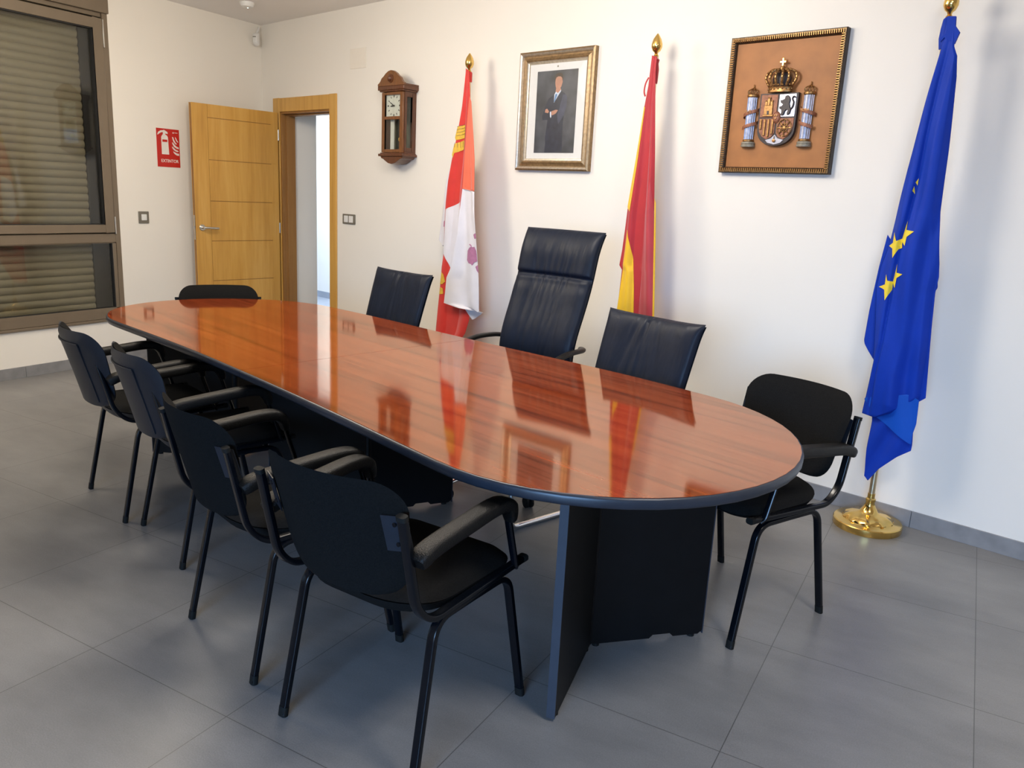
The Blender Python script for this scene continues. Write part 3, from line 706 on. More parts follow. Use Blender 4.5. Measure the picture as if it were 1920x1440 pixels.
# ---- carved coat of arms plaque
QW, QH = .585, .655
ca = thing('coat_of_arms_plaque', 'carved coat of arms with crown and two pillars on a tan framed panel', 'plaque'); wallframe(ca, 4.941, 1.936)
rr_ = [(0, 0, 1), (0, .034, 1), (.004, .038, 1), (.010, .038, 0), (.022, .030, 0), (.026, .026, 1), (.030, .016, 1), (.034, .014, 1)]
m = MB(); vs = []
for (ins, d, mi) in rr_:
    for sx_, sz_ in ((-1, -1), (1, -1), (1, 1), (-1, 1)): vs.append((sx_ * (QW / 2 - ins), -d, sz_ * (QH / 2 - ins)))
for i in range(len(rr_) - 1):
    m.f += [(i * 4 + j, i * 4 + (j + 1) % 4, (i + 1) * 4 + (j + 1) % 4, (i + 1) * 4 + j) for j in range(4)]; m.m += [rr_[i + 1][2]] * 4
m.v = [tuple(v) for v in vs]
fr = m.build('plaque_frame', [M['plaqueframe'], M['plaqueframe2']], ca, smooth=False)
m = MB()   # ribbed carving round the frame
def rib(x, z, horiz):
    if horiz: m.box(x - .0028, x + .0028, -.0405, -.030, z - .009, z + .009)
    else: m.box(x - .009, x + .009, -.0405, -.030, z - .0028, z + .0028)
n_ = 52
for k in range(n_):
    x = -QW / 2 + .016 + (QW - .032) * k / (n_ - 1)
    for z in (-QH / 2 + .0145, QH / 2 - .0145): rib(x, z, True)
n_ = 58
for k in range(1, n_ - 1):
    z = -QH / 2 + .016 + (QH - .032) * k / (n_ - 1)
    for x in (-QW / 2 + .0145, QW / 2 - .0145): rib(x, z, False)
m.build('frame_ribs', M['cagold'], fr, bevel=.0012)
m = MB(); m.box(-QW / 2 + .03, QW / 2 - .03, -.016, -.002, -QH / 2 + .03, QH / 2 - .03); m.build('panel', M['plaque'], ca, smooth=False)
Y0 = -.016
def sh_out(k=1.0, n=18):
    w, top, mid, bot = .098 * k, .052, -.105, -.196
    pts = [(-w, top), (w, top), (w, mid)]
    for i in range(1, n):
        a = i / n * PI; pts.append((w * math.cos(a), mid - (mid - bot) * k * math.sin(a) ** .8))
    pts.append((-w, mid)); return pts
m = MB(); m.prism(sh_out(), lambda u, v, k: (u, Y0 - .022 * (1 - k), v)); m.build('shield', M['cadark'], ca, bevel=.004, smooth=False)
SY = Y0 - .022
def slab(pts, y, t, mt, name, parent=ca, bev=.0012):
    q = MB(); q.prism(pts, lambda u, v, k: (u, y - t * (1 - k), v)); return q.build(name, mt, parent, bevel=bev, smooth=False)
slab([(-.090, .046), (-.004, .046), (-.004, -.060), (-.090, -.060)], SY, .003, M['cared'], 'castle_quarter')
slab([(.004, .046), (.090, .046), (.090, -.060), (.004, -.060)], SY, .003, M['casilver'], 'lion_quarter')
q3 = [(-.090, -.066), (-.004, -.066), (-.004, -.135), (-.018, -.155), (-.045, -.165), (-.070, -.150), (-.085, -.128), (-.090, -.105)]
slab(q3, SY, .003, M['cared'], 'striped_quarter')
slab([(-x, z) for x, z in reversed(q3)], SY, .003, M['cared'], 'chain_quarter')
slab([(0, -.142), (.018, -.160), (.048, -.168), (.035, -.182), (0, -.190), (-.035, -.182), (-.048, -.168), (-.018, -.160)], SY, .003, M['casilver'], 'pomegranate_field')
# castle with three towers
m = MB(); CB = lambda x0, x1, z0, z1, t=.006: m.box(x0, x1, SY - .003 - t, SY - .003, z0, z1)
CB(-.068, -.024, -.048, -.004); CB(-.066, -.054, -.004, .014); CB(-.052, -.040, -.004, .028, .008); CB(-.038, -.026, -.004, .014)
for x in (-.067, -.061, -.055): CB(x, x + .0035, .014, .020)
for x in (-.053, -.047, -.0425): CB(x, x + .0035, .028, .034, .008)
for x in (-.039, -.033, -.0285): CB(x, x + .0035, .014, .020)
CB(-.073, -.019, -.056, -.048, .007)
m.build('castle_relief', M['cagold'], ca, bevel=.001)
m = MB(); m.box(-.051, -.041, SY - .0105, SY - .008, -.048, -.030); m.build('castle_gate', M['cadark'], ca, smooth=False)
# rampant lion, crowned
li = [(.018, -.050), (.024, -.040), (.022, -.026), (.012, -.022), (.010, -.012), (.022, -.010), (.028, -.002), (.016, .006), (.012, .018), (.024, .018), (.034, .024), (.036, .036), (.048, .040), (.058, .032), (.062, .018),
      (.060, .000), (.064, -.014), (.070, -.030), (.066, -.046), (.054, -.052), (.052, -.042), (.056, -.032), (.048, -.026), (.040, -.034), (.036, -.050), (.026, -.054)]
slab(li, SY - .003, .007, M['cadark'], 'lion_relief')
m = MB(); m.tube(smoothpath([(.062, SY - .007, -.030), (.076, SY - .007, -.016), (.080, SY - .007, .006), (.072, SY - .007, .022), (.078, SY - .007, .034), (.086, SY - .007, .028)], 5), .0034, n=8); m.build('lion_tail', M['cadark'], ca)
m = MB()
for k in range(4): m.box(-.083 + .0205 * k, -.073 + .0205 * k, SY - .009, SY - .002, (-.118, -.148, -.154, -.140)[k], -.069)
m.build('stripes', M['cagold'], ca, bevel=.0015)
m = MB(); c_ = Vector((.047, SY - .006, -.112))
for k in range(8):
    a = k * PI / 4; m.tube([c_, c_ + Vector((math.cos(a) * .036, 0, math.sin(a) * .040))], .0028, n=6)
for r_ in (.018, .036):
    m.tube([c_ + Vector((r_ * math.cos(t * PI / 12), 0, r_ * 1.1 * math.sin(t * PI / 12))) for t in range(25)], .0026, n=6)
m.lathe([(0, -.004), (.007, -.003), (.007, .003), (0, .004)], 12, tuple(c_), axis='y')
m.build('chains_relief', M['cagold'], ca)
m = MB(); m.pillow([(.021 * math.cos(t * PI / 12), .029 * math.sin(t * PI / 12)) for t in range(24)], .010, 0, lambda x, y, t: (x, SY - .003 - t, y - .062), rings=4); m.build('inner_escutcheon', M['cared'], ca)
m = MB()
for dx, dz in ((-.006, .008), (.006, .008), (0, -.006)): m.lathe([(0, -.003), (.004, -.002), (.004, .002), (0, .003)], 8, (dx, SY - .0135, -.062 + dz), axis='y')
m.build('fleur_relief', M['cagold'], ca)
m = MB(); m.lathe([(0, -.004), (.008, -.002), (.008, .002), (0, .004)], 12, (0, SY - .006, -.172), axis='y'); m.tube([(0, SY - .006, -.164), (0, SY - .006, -.150)], .002, n=6); m.build('pomegranate_relief', M['cagold'], ca)
# crown
m = MB(); CYC = Y0 - .022
m.lathe([(.056, .055), (.060, .055), (.062, .062), (.058, .068), (.060, .076), (.064, .080), (.058, .082), (.040, .078), (0, .078), (0, .055)], 32, (0, CYC, 0), sy=.42)
for k in range(9):
    a = math.radians(-170 + k * 20); x = .062 * math.cos(a); y = CYC + .062 * .42 * math.sin(a)
    m.lathe([(0, -.006), (.005, -.003), (.006, 0), (.005, .003), (0, .006)], 8, (x, y, .088)); m.lathe([(0, -.004), (.004, -.002), (.004, .002), (0, .004)], 8, (x, y - .001, .070))
for a_ in (-1, -.62, -.22, .22, .62, 1):
    pts = [(.058 * a_, CYC - .020 * math.sqrt(max(0, 1 - a_ * a_)), .086), (.078 * a_, CYC - .026 * math.sqrt(max(0, 1 - a_ * a_)) - .002, .118), (.070 * a_, CYC - .022 * math.sqrt(max(0, 1 - a_ * a_)) - .002, .146), (.036 * a_, CYC - .012, .160), (.004 * a_, CYC, .156)]
    m.tube(smoothpath(pts, 5), .0062, n=8)
    for q in smoothpath(pts, 2)[1:-1]: m.lathe([(0, -.0045), (.0042, 0), (0, .0045)], 6, tuple(q + Vector((0, -.005, 0))))
m.lathe([(0, .152), (.012, .156), (.014, .166), (.010, .176), (0, .178)], 14, (0, CYC, 0))
m.build('crown', M['cagold'], ca)
m = MB(); m.box(-.005, .005, CYC - .004, CYC + .004, .176, .214); m.box(-.016, .016, CYC - .004, CYC + .004, .190, .201); m.build('crown_cross', M['brass'], ca, bevel=.002)
m = MB(); m.lathe([(0, .080), (.040, .084), (.050, .118), (.040, .142), (.012, .152), (0, .152)], 20, (0, CYC + .006, 0), sy=.35); m.build('crown_lining', M['cadark'], ca)
# pillars
for sx_, word in ((-1, 'PLVS'), (1, 'VLTRA')):
    cx_ = .147 * sx_; cz = 0
    m = MB(); m.lathe([(.0225, -.168), (.0225, .040)], 24, (cx_, Y0 - .006, 0))
    for k in range(7):
        a = math.radians(-170 + k * 27); m.tube([(cx_ + .0225 * math.cos(a), Y0 - .006 + .0225 * math.sin(a), -.165), (cx_ + .0225 * math.cos(a), Y0 - .006 + .0225 * math.sin(a), .038)], .0028, n=6)
    m.build('pillar_shaft', M['casilver'], ca)
    m = MB(); m.lathe([(0, -.200), (.036, -.200), (.037, -.192), (.033, -.188), (.036, -.182), (.033, -.176), (0, -.176)], 24, (cx_, Y0 - .006, 0), sy=.8); m.build('pillar_base', M['castone'], ca)
    m = MB(); m.lathe([(.024, -.177), (.028, -.173), (.028, -.166), (.024, -.163)], 24, (cx_, Y0 - .006, 0))
    m.lathe([(.024, .038), (.029, .042), (.029, .050), (.024, .054), (0, .054)], 24, (cx_, Y0 - .006, 0))
    for k in range(5):
        a = math.radians(-160 + k * 35); r_ = .022
        m.tube(smoothpath([(cx_ + r_ * math.cos(a), Y0 - .006 + r_ * math.sin(a), .054), (cx_ + 1.15 * r_ * math.cos(a), Y0 - .006 + 1.15 * r_ * math.sin(a), .070), (cx_, Y0 - .006, .084)], 4), .003, n=6)
    m.lathe([(0, .080), (.005, .085), (.0025, .090), (.003, .098), (0, .102)], 10, (cx_, Y0 - .006, 0))
    m.build('pillar_crown', M['cagold'], ca)
    m = MB(); path = []
    for k in range(41):
        t = k / 40; a = math.radians(200 + 560 * t) if sx_ < 0 else math.radians(-20 - 560 * t)
        r_ = .034 + .008 * abs(math.sin(a * .5 + 1)); path.append((cx_ + r_ * math.cos(a), Y0 - .006 + r_ * .8 * math.sin(a), -.110 + .095 * t))
    m.tube(path, .0085, .0015, side=(0, 0, 1), n=8, p=3); m.build('ribbon', M['cared'], ca)
    text_mesh('ribbon_lettering', word, .016, M['cagold'], ca, Matrix.Translation((cx_, Y0 - .0415, -.030 if sx_ < 0 else -.032)) @ UPRIGHT, extrude=.0012, sx=.9)

# ================================================================== MEETING TABLE
TOUT = [(-0.777, 2.9085), (-0.8487, 2.9343), (-0.9207, 2.9593), (-0.9929, 2.9835), (-1.0653, 3.0067), (-1.1381, 3.0288), (-1.2112, 3.0499), (-1.2847, 3.07), (-1.3583, 3.0892), (-1.4323, 3.1076), (-1.5064, 3.1254), (-1.5806, 3.1428), (-1.6549, 3.1599), (-1.7292, 3.177), (-1.8035, 3.1942), (-1.8777, 3.2117), (-1.9518, 3.2295), (-2.0257, 3.2479), (-2.0995, 3.2668), (-2.1732, 3.2861), (-2.2467, 3.3059), (-2.3201, 3.326), (-2.3934, 3.3464), (-2.4668, 3.3667), (-2.5401, 3.387), (-2.6136, 3.407), (-2.6871, 3.4266), (-2.7608, 3.4458), (-2.8347, 3.4643), (-2.9088, 3.4823), (-2.983, 3.4996), (-3.0574, 3.5165), (-3.1319, 3.533), (-3.2064, 3.5493), (-3.281, 3.5656), (-3.3499, 3.5771), (-3.4182, 3.5805), (-3.4857, 3.5763), (-3.5519, 3.5649), (-3.6162, 3.5468), (-3.678, 3.5223), (-3.7371, 3.4917), (-3.7928, 3.4553), (-3.845, 3.4133), (-3.8929, 3.3658), (-3.936, 3.313), (-3.9736, 3.2552), (-4.0049, 3.1927), (-4.0291, 3.1261), (-4.0452, 3.0561), (-4.0527, 2.9837), (-4.0508, 2.9102), (-4.0392, 2.8367), (-4.0177, 2.7647), (-3.9864, 2.6958), (-3.9458, 2.6315), (-3.8965, 2.5731), (-3.8396, 2.5218), (-3.7761, 2.4788), (-3.7075, 2.4447), (-3.6351, 2.4201), (-3.5614, 2.4008), (-3.4876, 2.3821), (-3.4137, 2.3637), (-3.3397, 2.3454), (-3.2657, 2.3272), (-3.1918, 2.3089), (-3.1179, 2.2903), (-3.0441, 2.2713), (-2.9705, 2.2519), (-2.897, 2.232), (-2.8237, 2.2117), (-2.7505, 2.1909), (-2.6774, 2.1697), (-2.6044, 2.1481), (-2.5316, 2.1262), (-2.4588, 2.104), (-2.386, 2.0816), (-2.3134, 2.059), (-2.2408, 2.0363), (-2.1682, 2.0133), (-2.0957, 1.9902), (-2.0233, 1.9669), (-1.9509, 1.9434), (-1.8786, 1.9196), (-1.8063, 1.8956), (-1.7342, 1.8713), (-1.6621, 1.8467), (-1.5901, 1.8219), (-1.5182, 1.7969), (-1.4463, 1.7718), (-1.3744, 1.7466), (-1.3025, 1.7214), (-1.2306, 1.6964), (-1.1586, 1.6716), (-1.0846, 1.6504), (-1.0083, 1.6387), (-0.9308, 1.6369), (-0.8537, 1.6452), (-0.7781, 1.6633), (-0.7056, 1.6911), (-0.6373, 1.728), (-0.5744, 1.7732), (-0.5179, 1.8258), (-0.4685, 1.8849), (-0.4268, 1.9493), (-0.3933, 2.018), (-0.3681, 2.09), (-0.3515, 2.1642), (-0.3433, 2.2396), (-0.3436, 2.3155), (-0.3523, 2.3909), (-0.3692, 2.465), (-0.3943, 2.5372), (-0.4274, 2.6064), (-0.4684, 2.6718), (-0.5169, 2.7326), (-0.5727, 2.7877), (-0.6351, 2.836), (-0.7035, 2.8766)]
TC = Vector((-2.21, 2.65, 0)); TA = math.radians(-16.7); TZ = .74; TTH = .030
tb = thing('meeting_table', 'long oval reddish mahogany meeting table with dark edge and panel legs', 'table', TC, TA)
Mi = Matrix.Rotation(-TA, 2)
def tl(p): q = Mi @ Vector((p[0] - TC.x, p[1] - TC.y)); return (q.x, q.y)
tp = [tl(p) for p in TOUT]
s0, s1 = tl((-2.337, 2.132)), tl((-2.088, 3.248))
def seam_x(y): return s0[0] + (s1[0] - s0[0]) * (y - s0[1]) / (s1[1] - s0[1])
def clip(poly, keep_right):
    out = []; n = len(poly); gap = .0012
    def val(p): return (p[0] - seam_x(p[1]) - gap) if keep_right else (seam_x(p[1]) - gap - p[0])
    for i in range(n):
        a, b_ = poly[i], poly[(i + 1) % n]; va, vb = val(a), val(b_)
        if va >= 0: out.append(a)
        if va * vb < 0:
            t = va / (va - vb); out.append((a[0] + (b_[0] - a[0]) * t, a[1] + (b_[1] - a[1]) * t))
    return out
for keep in (True, False):
    half = clip(tp, keep)
    m = MB(); m.prism(half, lambda u, v, k: (u, v, TZ - .004 * k if k else TZ))
    # inset of the veneer so the edge band shows a rim
    cx_ = sum(p[0] for p in half) / len(half)
    top = m.build('tabletop', M['tabletop'], tb, smooth=False)
    m = MB(); m.prism(half, lambda u, v, k: (u, v, TZ - .0045 - (TTH - .0045) * k)); m.build('tabletop_core', M['edge'], top, smooth=False)
    # rounded soft edge following the outline (not the seam)
    rim = [p for p in half if abs(p[0] - seam_x(p[1])) > .002]
    k0 = max(range(len(rim)), key=lambda i: (Vector(rim[i]) - Vector(rim[i - 1])).length)
    rim = rim[k0:] + rim[:k0]
    ends = [p for p in half if abs(p[0] - seam_x(p[1])) <= .002]
    ends.sort(key=lambda p: (Vector(p) - Vector(rim[0])).length)
    rim = [ends[0]] + rim + [ends[-1]]
    m = MB(); m.tube([(p[0], p[1], TZ - TTH / 2 - .0008) for p in rim], TTH / 2, .008, side=(0, 0, 1), n=14, p=2.6)
    m.build('edge_band', M['edge'], top)
def leg_panel(a, b_, name='leg_panel', notch=False):
    """upright board from a to b (local x, y), with edge strips and little glides"""
    a, b_ = Vector((*a, 0)), Vector((*b_, 0)); d = (b_ - a); L_ = d.length; ang_ = math.atan2(d.y, d.x)
    mt = Matrix.Translation(a) @ Matrix.Rotation(ang_, 4, 'Z')
    m = MB()
    pr = [(0.004, .014), (.03, .010), (L_ * .52, .010), (L_ * .55, .022), (L_ * .70, .022), (L_ * .73, .010), (L_ - .02, .010), (L_ - .004, .022), (L_ - .004, TZ - TTH), (0.004, TZ - TTH)] if notch else \
         [(0.004, .010), (L_ - .004, .010), (L_ - .004, TZ - TTH), (0.004, TZ - TTH)]
    m.prism(pr, lambda u, v, k: mt @ Vector((u, -.012 + .024 * k, v)))
    o = m.build(name, M['panel'], tb, smooth=False)
    for x in (.001, L_ - .0045):
        m = MB(); m.box(x, x + .0035, -.0125, .0125, .010, TZ - TTH - .0005, mtx=mt); m.build('edge_strip', M['paneledge'], o, smooth=False)
    for x in (.03, L_ - .04):
        m = MB(); m.lathe([(0, 0), (.012, 0), (.012, .010), (0, .010)], 12, tuple(mt @ Vector((x, 0, 0)))); m.build('glide', M['rubber'], o)
for name_, ap, e1, e2 in (('right', tl((-.912, 2.215)), tl((-.832, 1.795)), tl((-.615, 2.508))),
                          ('middle', (0.0, 0.0), (-.42, -.26), (.13, .385)),
                          ('left', (-1.03, -.14), (-1.365, -.455), (-1.18, .22))):
    leg_panel(ap, e1, notch=False); leg_panel(ap, e2, notch=True)
    m = MB(); m.lathe([(0, .012), (.017, .012), (.017, TZ - TTH), (0, TZ - TTH)], 12, (ap[0], ap[1], 0))
    m.box(ap[0] - .022, ap[0] - .014, ap[1] - .02, ap[1] + .02, .012, TZ - TTH)
    m.build('corner_column', M['panel'], tb, angle=30)
m = MB(); m.tube([(-1.0, 0.0, TZ - TTH - .03), (-.05, 0, TZ - TTH - .03)], .03, .012, side=(0, 0, 1), p=6, n=12); m.build('under_beam', M['panel'], tb)
m = MB(); m.tube([(.05, 0, TZ - TTH - .03), (1.24, 0, TZ - TTH - .03)], .03, .012, side=(0, 0, 1), p=6, n=12); m.build('under_beam', M['panel'], tb)

# ================================================================== VISITOR CHAIRS
def back_warp(x, t, d, lean0=-.268, z0=.492, off=0.0):
    """x across, t up the backrest, d towards the sitter"""
    a = math.radians(13 + 6 * t / .35); y = lean0 - math.tan(math.radians(14)) * t - .10 * t * t + 1.25 * x * x + off
    return Vector((x, y + d * math.cos(a), z0 + t + d * math.sin(a) * .5))
def make_chair(kind):
    """faces +y; kind A = fabric-backed, B = plastic-backed"""
    t = thing('visitor_chair', 'x', 'chair')
    fw_, fd = (.235, .243) if kind == 'A' else (.245, .24)
    # seat
    so = [(x, y - .240) for x, y in rrect(.222, .460, .085, .15, wb=.220)]
    def sw(x, y, d):
        edge = max(0, (-y - .05)) ** 2 * 1.0
        return Vector((x, y, .452 + d + edge * .55 + .010 * (y > .12) * 0 - .35 * max(0, y - .12) ** 2 - .25 * x * x * 0))
    m = MB(); m.pillow(so, .030, .006, sw, rings=9, pw=4); st = m.build('seat', M['fabric'], t)
    m = MB(); m.pillow([(x * .995, y * .995) for x, y in so], .0, .062, lambda x, y, d: sw(x, y, d * (1 if y < 0 else max(.35, 1 - y * 3)) - .004), rings=10, pw=2.6); m.build('seat_underside', M['shell'] if kind == 'B' else M['fabric'], st)
    # backrest
    H = .319
    bo = rrect(.229, H, .075, .095, wb=.208)
    wr = lambda x, y, d: back_warp(x, y, d)
    if kind == 'A':
        m = MB(); m.pillow(bo, .026, .012, wr, rings=9, pw=4); bk = m.build('backrest', M['fabric'], t)
    else:
        m = MB(); m.pillow(bo, .026, .004, wr, rings=9, pw=4); bk = m.build('backrest', M['fabric'], t)
        bo2 = [(x * 1.025, (y - .17) * 1.025 + .17) for x, y in bo]
        m = MB(); m.pillow(bo2, .004, .020, lambda x, y, d: wr(x, y, d - .006), rings=9, pw=7)
        sh = m.build('back_shell', M['shell'], bk)
        m = MB()
        for s_ in (-1, 1): m.tube([wr(s_ * .13, .02 + .25 * k / 8, -.0265) for k in range(9)], .004, .003, n=8)
        m.tube([wr(-.13 + .26 * k / 8, .27, -.0265) for k in range(9)], .004, .003, side=(0, 0, 1), n=8)
        m.build('shell_ribs', M['shell'], sh)
    # legs: flat oval tube, foot -> bend -> under-seat rail
    for sx_ in (-1, 1):
        for sy_ in (-1, 1):
            foot = (sx_ * fw_, sy_ * fd, .006); top_ = (sx_ * (fw_ - .012), sy_ * (fd - .085), .418); mid = (sx_ * (fw_ - .013), 0.0, .418)
            m = MB(); m.tube(fillet([foot, top_, mid], .055, 8), .0125, .0088, n=20, p=5); lg = m.build('leg', M['blackmetal'], t)
            m = MB(); d = (Vector(top_) - Vector(foot)).normalized()
            m.tube([Vector((foot[0], foot[1], 0)), Vector(foot) + d * .022], .0142, .0102, n=12, p=3.2); m.build('foot_cap', M['rubber'], lg)
    for y in (-.10, .11):
        m = MB(); m.tube([(-.222, y, .428), (.222, y, .428)], .009, .009, side=(0, 1, 0), n=8); m.build('cross_tube', M['blackmetal'], t)
    # side frame: from the back cap down to the seat corner and forward
    for sx_ in (-1, 1):
        x = sx_ * .236; xt = sx_ * (.236 if kind == 'A' else .168)
        p0 = back_warp(.215, .245, -.012); pts = [(xt, p0.y - .012, p0.z), (xt if kind == 'A' else x - sx_ * .010, -.248, .49), (x, -.192, .437), (x, .215, .450)]
        m = MB(); m.tube(fillet(pts, [.06, .05], 7), .0125, .0088, n=20, p=5); fr_ = m.build('side_frame', M['blackmetal'], t)
        e = Vector(pts[0]); m = MB(); m.tube([e + Vector((0, -.0, -.006)), e + Vector((0, -.0025, .006))], .0142, .0102, n=12, p=3.2); m.build('end_cap', M['rubber'], fr_); m = MB(); e2 = Vector(pts[-1]); m.tube([e2 - Vector((0, .01, 0)), e2 + Vector((0, .008, 0))], .0142, .0102, n=12, p=3.2); m.build('end_cap', M['rubber'], fr_)
        if kind == 'A':
            m = MB()
            vs = [back_warp(xx * sx_, tt, -.0135 - dd) for dd in (0, .003) for (xx, tt) in ((.178, .145), (.232, .145), (.232, .240), (.178, .240))]
            m.add(vs, [(0, 1, 2, 3), (7, 6, 5, 4), (0, 4, 5, 1), (1, 5, 6, 2), (2, 6, 7, 3), (3, 7, 4, 0)])
            pl = m.build('fixing_plate', M['shell'], fr_, smooth=False)
            for k in (.165, .218):
                m = MB(); q = back_warp(.205 * sx_, k, -.0165); m.tube([q, q + Vector((0, -.003, 0))], .0055, n=10); m.build('fixing_screw', M['blackmetal'], fr_)
        # armrest
        xa = sx_ * (.252 if kind == 'A' else .243)
        pts = smoothpath([(xa, -.268, .618), (xa, -.22, .638), (xa, -.08, .653), (xa, .03, .662), (xa, .085, .655), (xa, .108, .630), (xa, .116, .600)], 6)
        m = MB(); m.tube(pts, .027, .019, n=20, p=3.8, taper=lambda q: 1.0 if .08 < q < .75 else (.80 + 2.5 * q if q <= .08 else 1.0 - (q - .75) * 1.6)); ar = m.build('armrest', M['armpad'], t)
        m = MB(); m.tube(fillet([(sx_ * .247, .108, .615), (sx_ * .246, .160, .452), (sx_ * .238, .172, .440)], .01), .011, .007, n=10, p=3); m.build('arm_post', M['blackmetal'], ar)
        m = MB(); m.tube([(sx_ * .252, -.222, .628), (sx_ * .240, -.262, .618)], .007, n=8); m.build('arm_bracket', M['blackmetal'], ar)
    return t
def dup(root, label, group):
    r = root.copy(); COL.objects.link(r); r['label'] = label
    if group: r['group'] = group
    for ch in list(root.children):
        c = ch.copy(); COL.objects.link(c); c.parent = r
        for g in list(ch.children):
            d = g.copy(); COL.objects.link(d); d.parent = c
            for g2 in list(g.children):
                e = g2.copy(); COL.objects.link(e); e.parent = d
    return r
protoA = make_chair('A'); protoB = make_chair('B')
G = 'black armchairs round the meeting table'
def put(o, x, y, deg): o.location = (x, y, 0); o.rotation_euler = (0, 0, math.radians(deg)); return o
used = set()
for kind, x, y, deg, label in (
    ('A', -1.216, 1.631, -3.6, 'nearest black fabric armchair, back to viewer, at the front edge of the table'),
    ('A', -1.795, 1.764, -17.7, 'second nearest black fabric armchair, left of the closest one'),
    ('A', -.612, 2.797, 154, 'black fabric armchair at the right end of the table beside the blue flag'),
    ('A', -3.74, 3.17, -127, 'black chair at the far end of the table, top edge showing before the door'),
    ('B', -2.563, 2.128, -20, 'plastic-backed black chair between the leftmost chair and the fabric ones'),
    ('B', -3.12, 2.262, -17.5, 'leftmost plastic-backed black chair on the near side of the table')):
    pr_ = protoA if kind == 'A' else protoB
    if kind in used: o = dup(pr_, label, G)
    else: o = pr_; used.add(kind); o['label'] = label; o['group'] = G
    put(o, x, y, deg)

# ================================================================== LEATHER CHAIRS
def lback(x, t, d, y0, z0, lean, curve=.25, bow=.5):
    y = y0 - math.tan(math.radians(lean)) * t - curve * t * t * .3 + bow * x * x * .6
    return Vector((x, y + d, z0 + t + d * .2))
def make_guest():
    t = thing('guest_chair', 'x', 'chair')
    so = [(x, y - .22) for x, y in rrect(.25, .46, .06, .05)]
    m = MB(); m.pillow(so, .045, .035, lambda x, y, d: Vector((x, y, .43 + d - .3 * max(0, y - .1) ** 2)), rings=9, pw=5); m.build('seat', M['leather'], t)
    bo = [(x * (1 + .030 * max(0, (y - .36) / .115) ** 2), y + .010 * max(0, (y - .36) / .115) * (x / .26) ** 4) for x, y in rrect(.260, .470, .008, .03, wb=.243)]
    def wr(x, y, d):
        q = 0
        if d > .006:
            for x0, sl, am, wd_ in ((.012, .05, .010, .009), (-.030, .10, .006, .010), (.050, -.12, .006, .010), (-.085, .22, .004, .014), (.105, -.25, .004, .014), (-.005, -.02, .004, .006)):
                q -= am * math.exp(-((x - x0 - sl * (y - .25)) / wd_) ** 2) * (.45 + .55 * ((y - .2) / .27) ** 2)
        return lback(x, y + .004 * (x / .26) ** 4 * (y / .47) - .005 * (1 - (x / .26) ** 2) * (y / .47), d + q, -.205, .485, 15)
    wf = lambda v: .243 + .017 * v + .008 * max(0, (v - .85) / .15) ** 2
    m = MB(); m.pad(wf, .470, .034, .010, wr, nx=64); bk = m.build('backrest', M['leather'], t, angle=70)
    m = MB(); m.pad(lambda v: wf(v) * .985, .462, .0, .018, lambda x, y, d: lback(x, y + .004, d - .014, -.205, .485, 15), nx=16, nz=16); m.build('back_shell', M['shell'], bk)
    # chrome cantilever frame
    w = .245
    pts = [(w, -.24, .50), (w, -.215, .40), (w, .235, .40), (w, .235, .013), (w, -.24, .013), (0, -.26, .013)]
    for s_ in (-1, 1):
        p_ = [(s_ * a, b_, c_) for a, b_, c_ in pts]
        m = MB(); m.tube(fillet(p_, [.05, .07, .05, .06], 8), .0125, n=12); m.build('cantilever_frame', M['chrome'], t)
    m = MB(); m.tube([(-w, .05, .388), (w, .05, .388)], .011, n=10, side=(0, 1, 0)); m.build('cross_tube', M['chrome'], t)
    for s_ in (-1, 1):
        m = MB(); m.tube(smoothpath([(s_ * .268, -.25, .62), (s_ * .275, -.10, .640), (s_ * .275, .06, .625), (s_ * .262, .15, .56), (s_ * .250, .17, .44)], 6), .013, .010, n=10); m.build('armrest', M['armpad'], t)
    return t
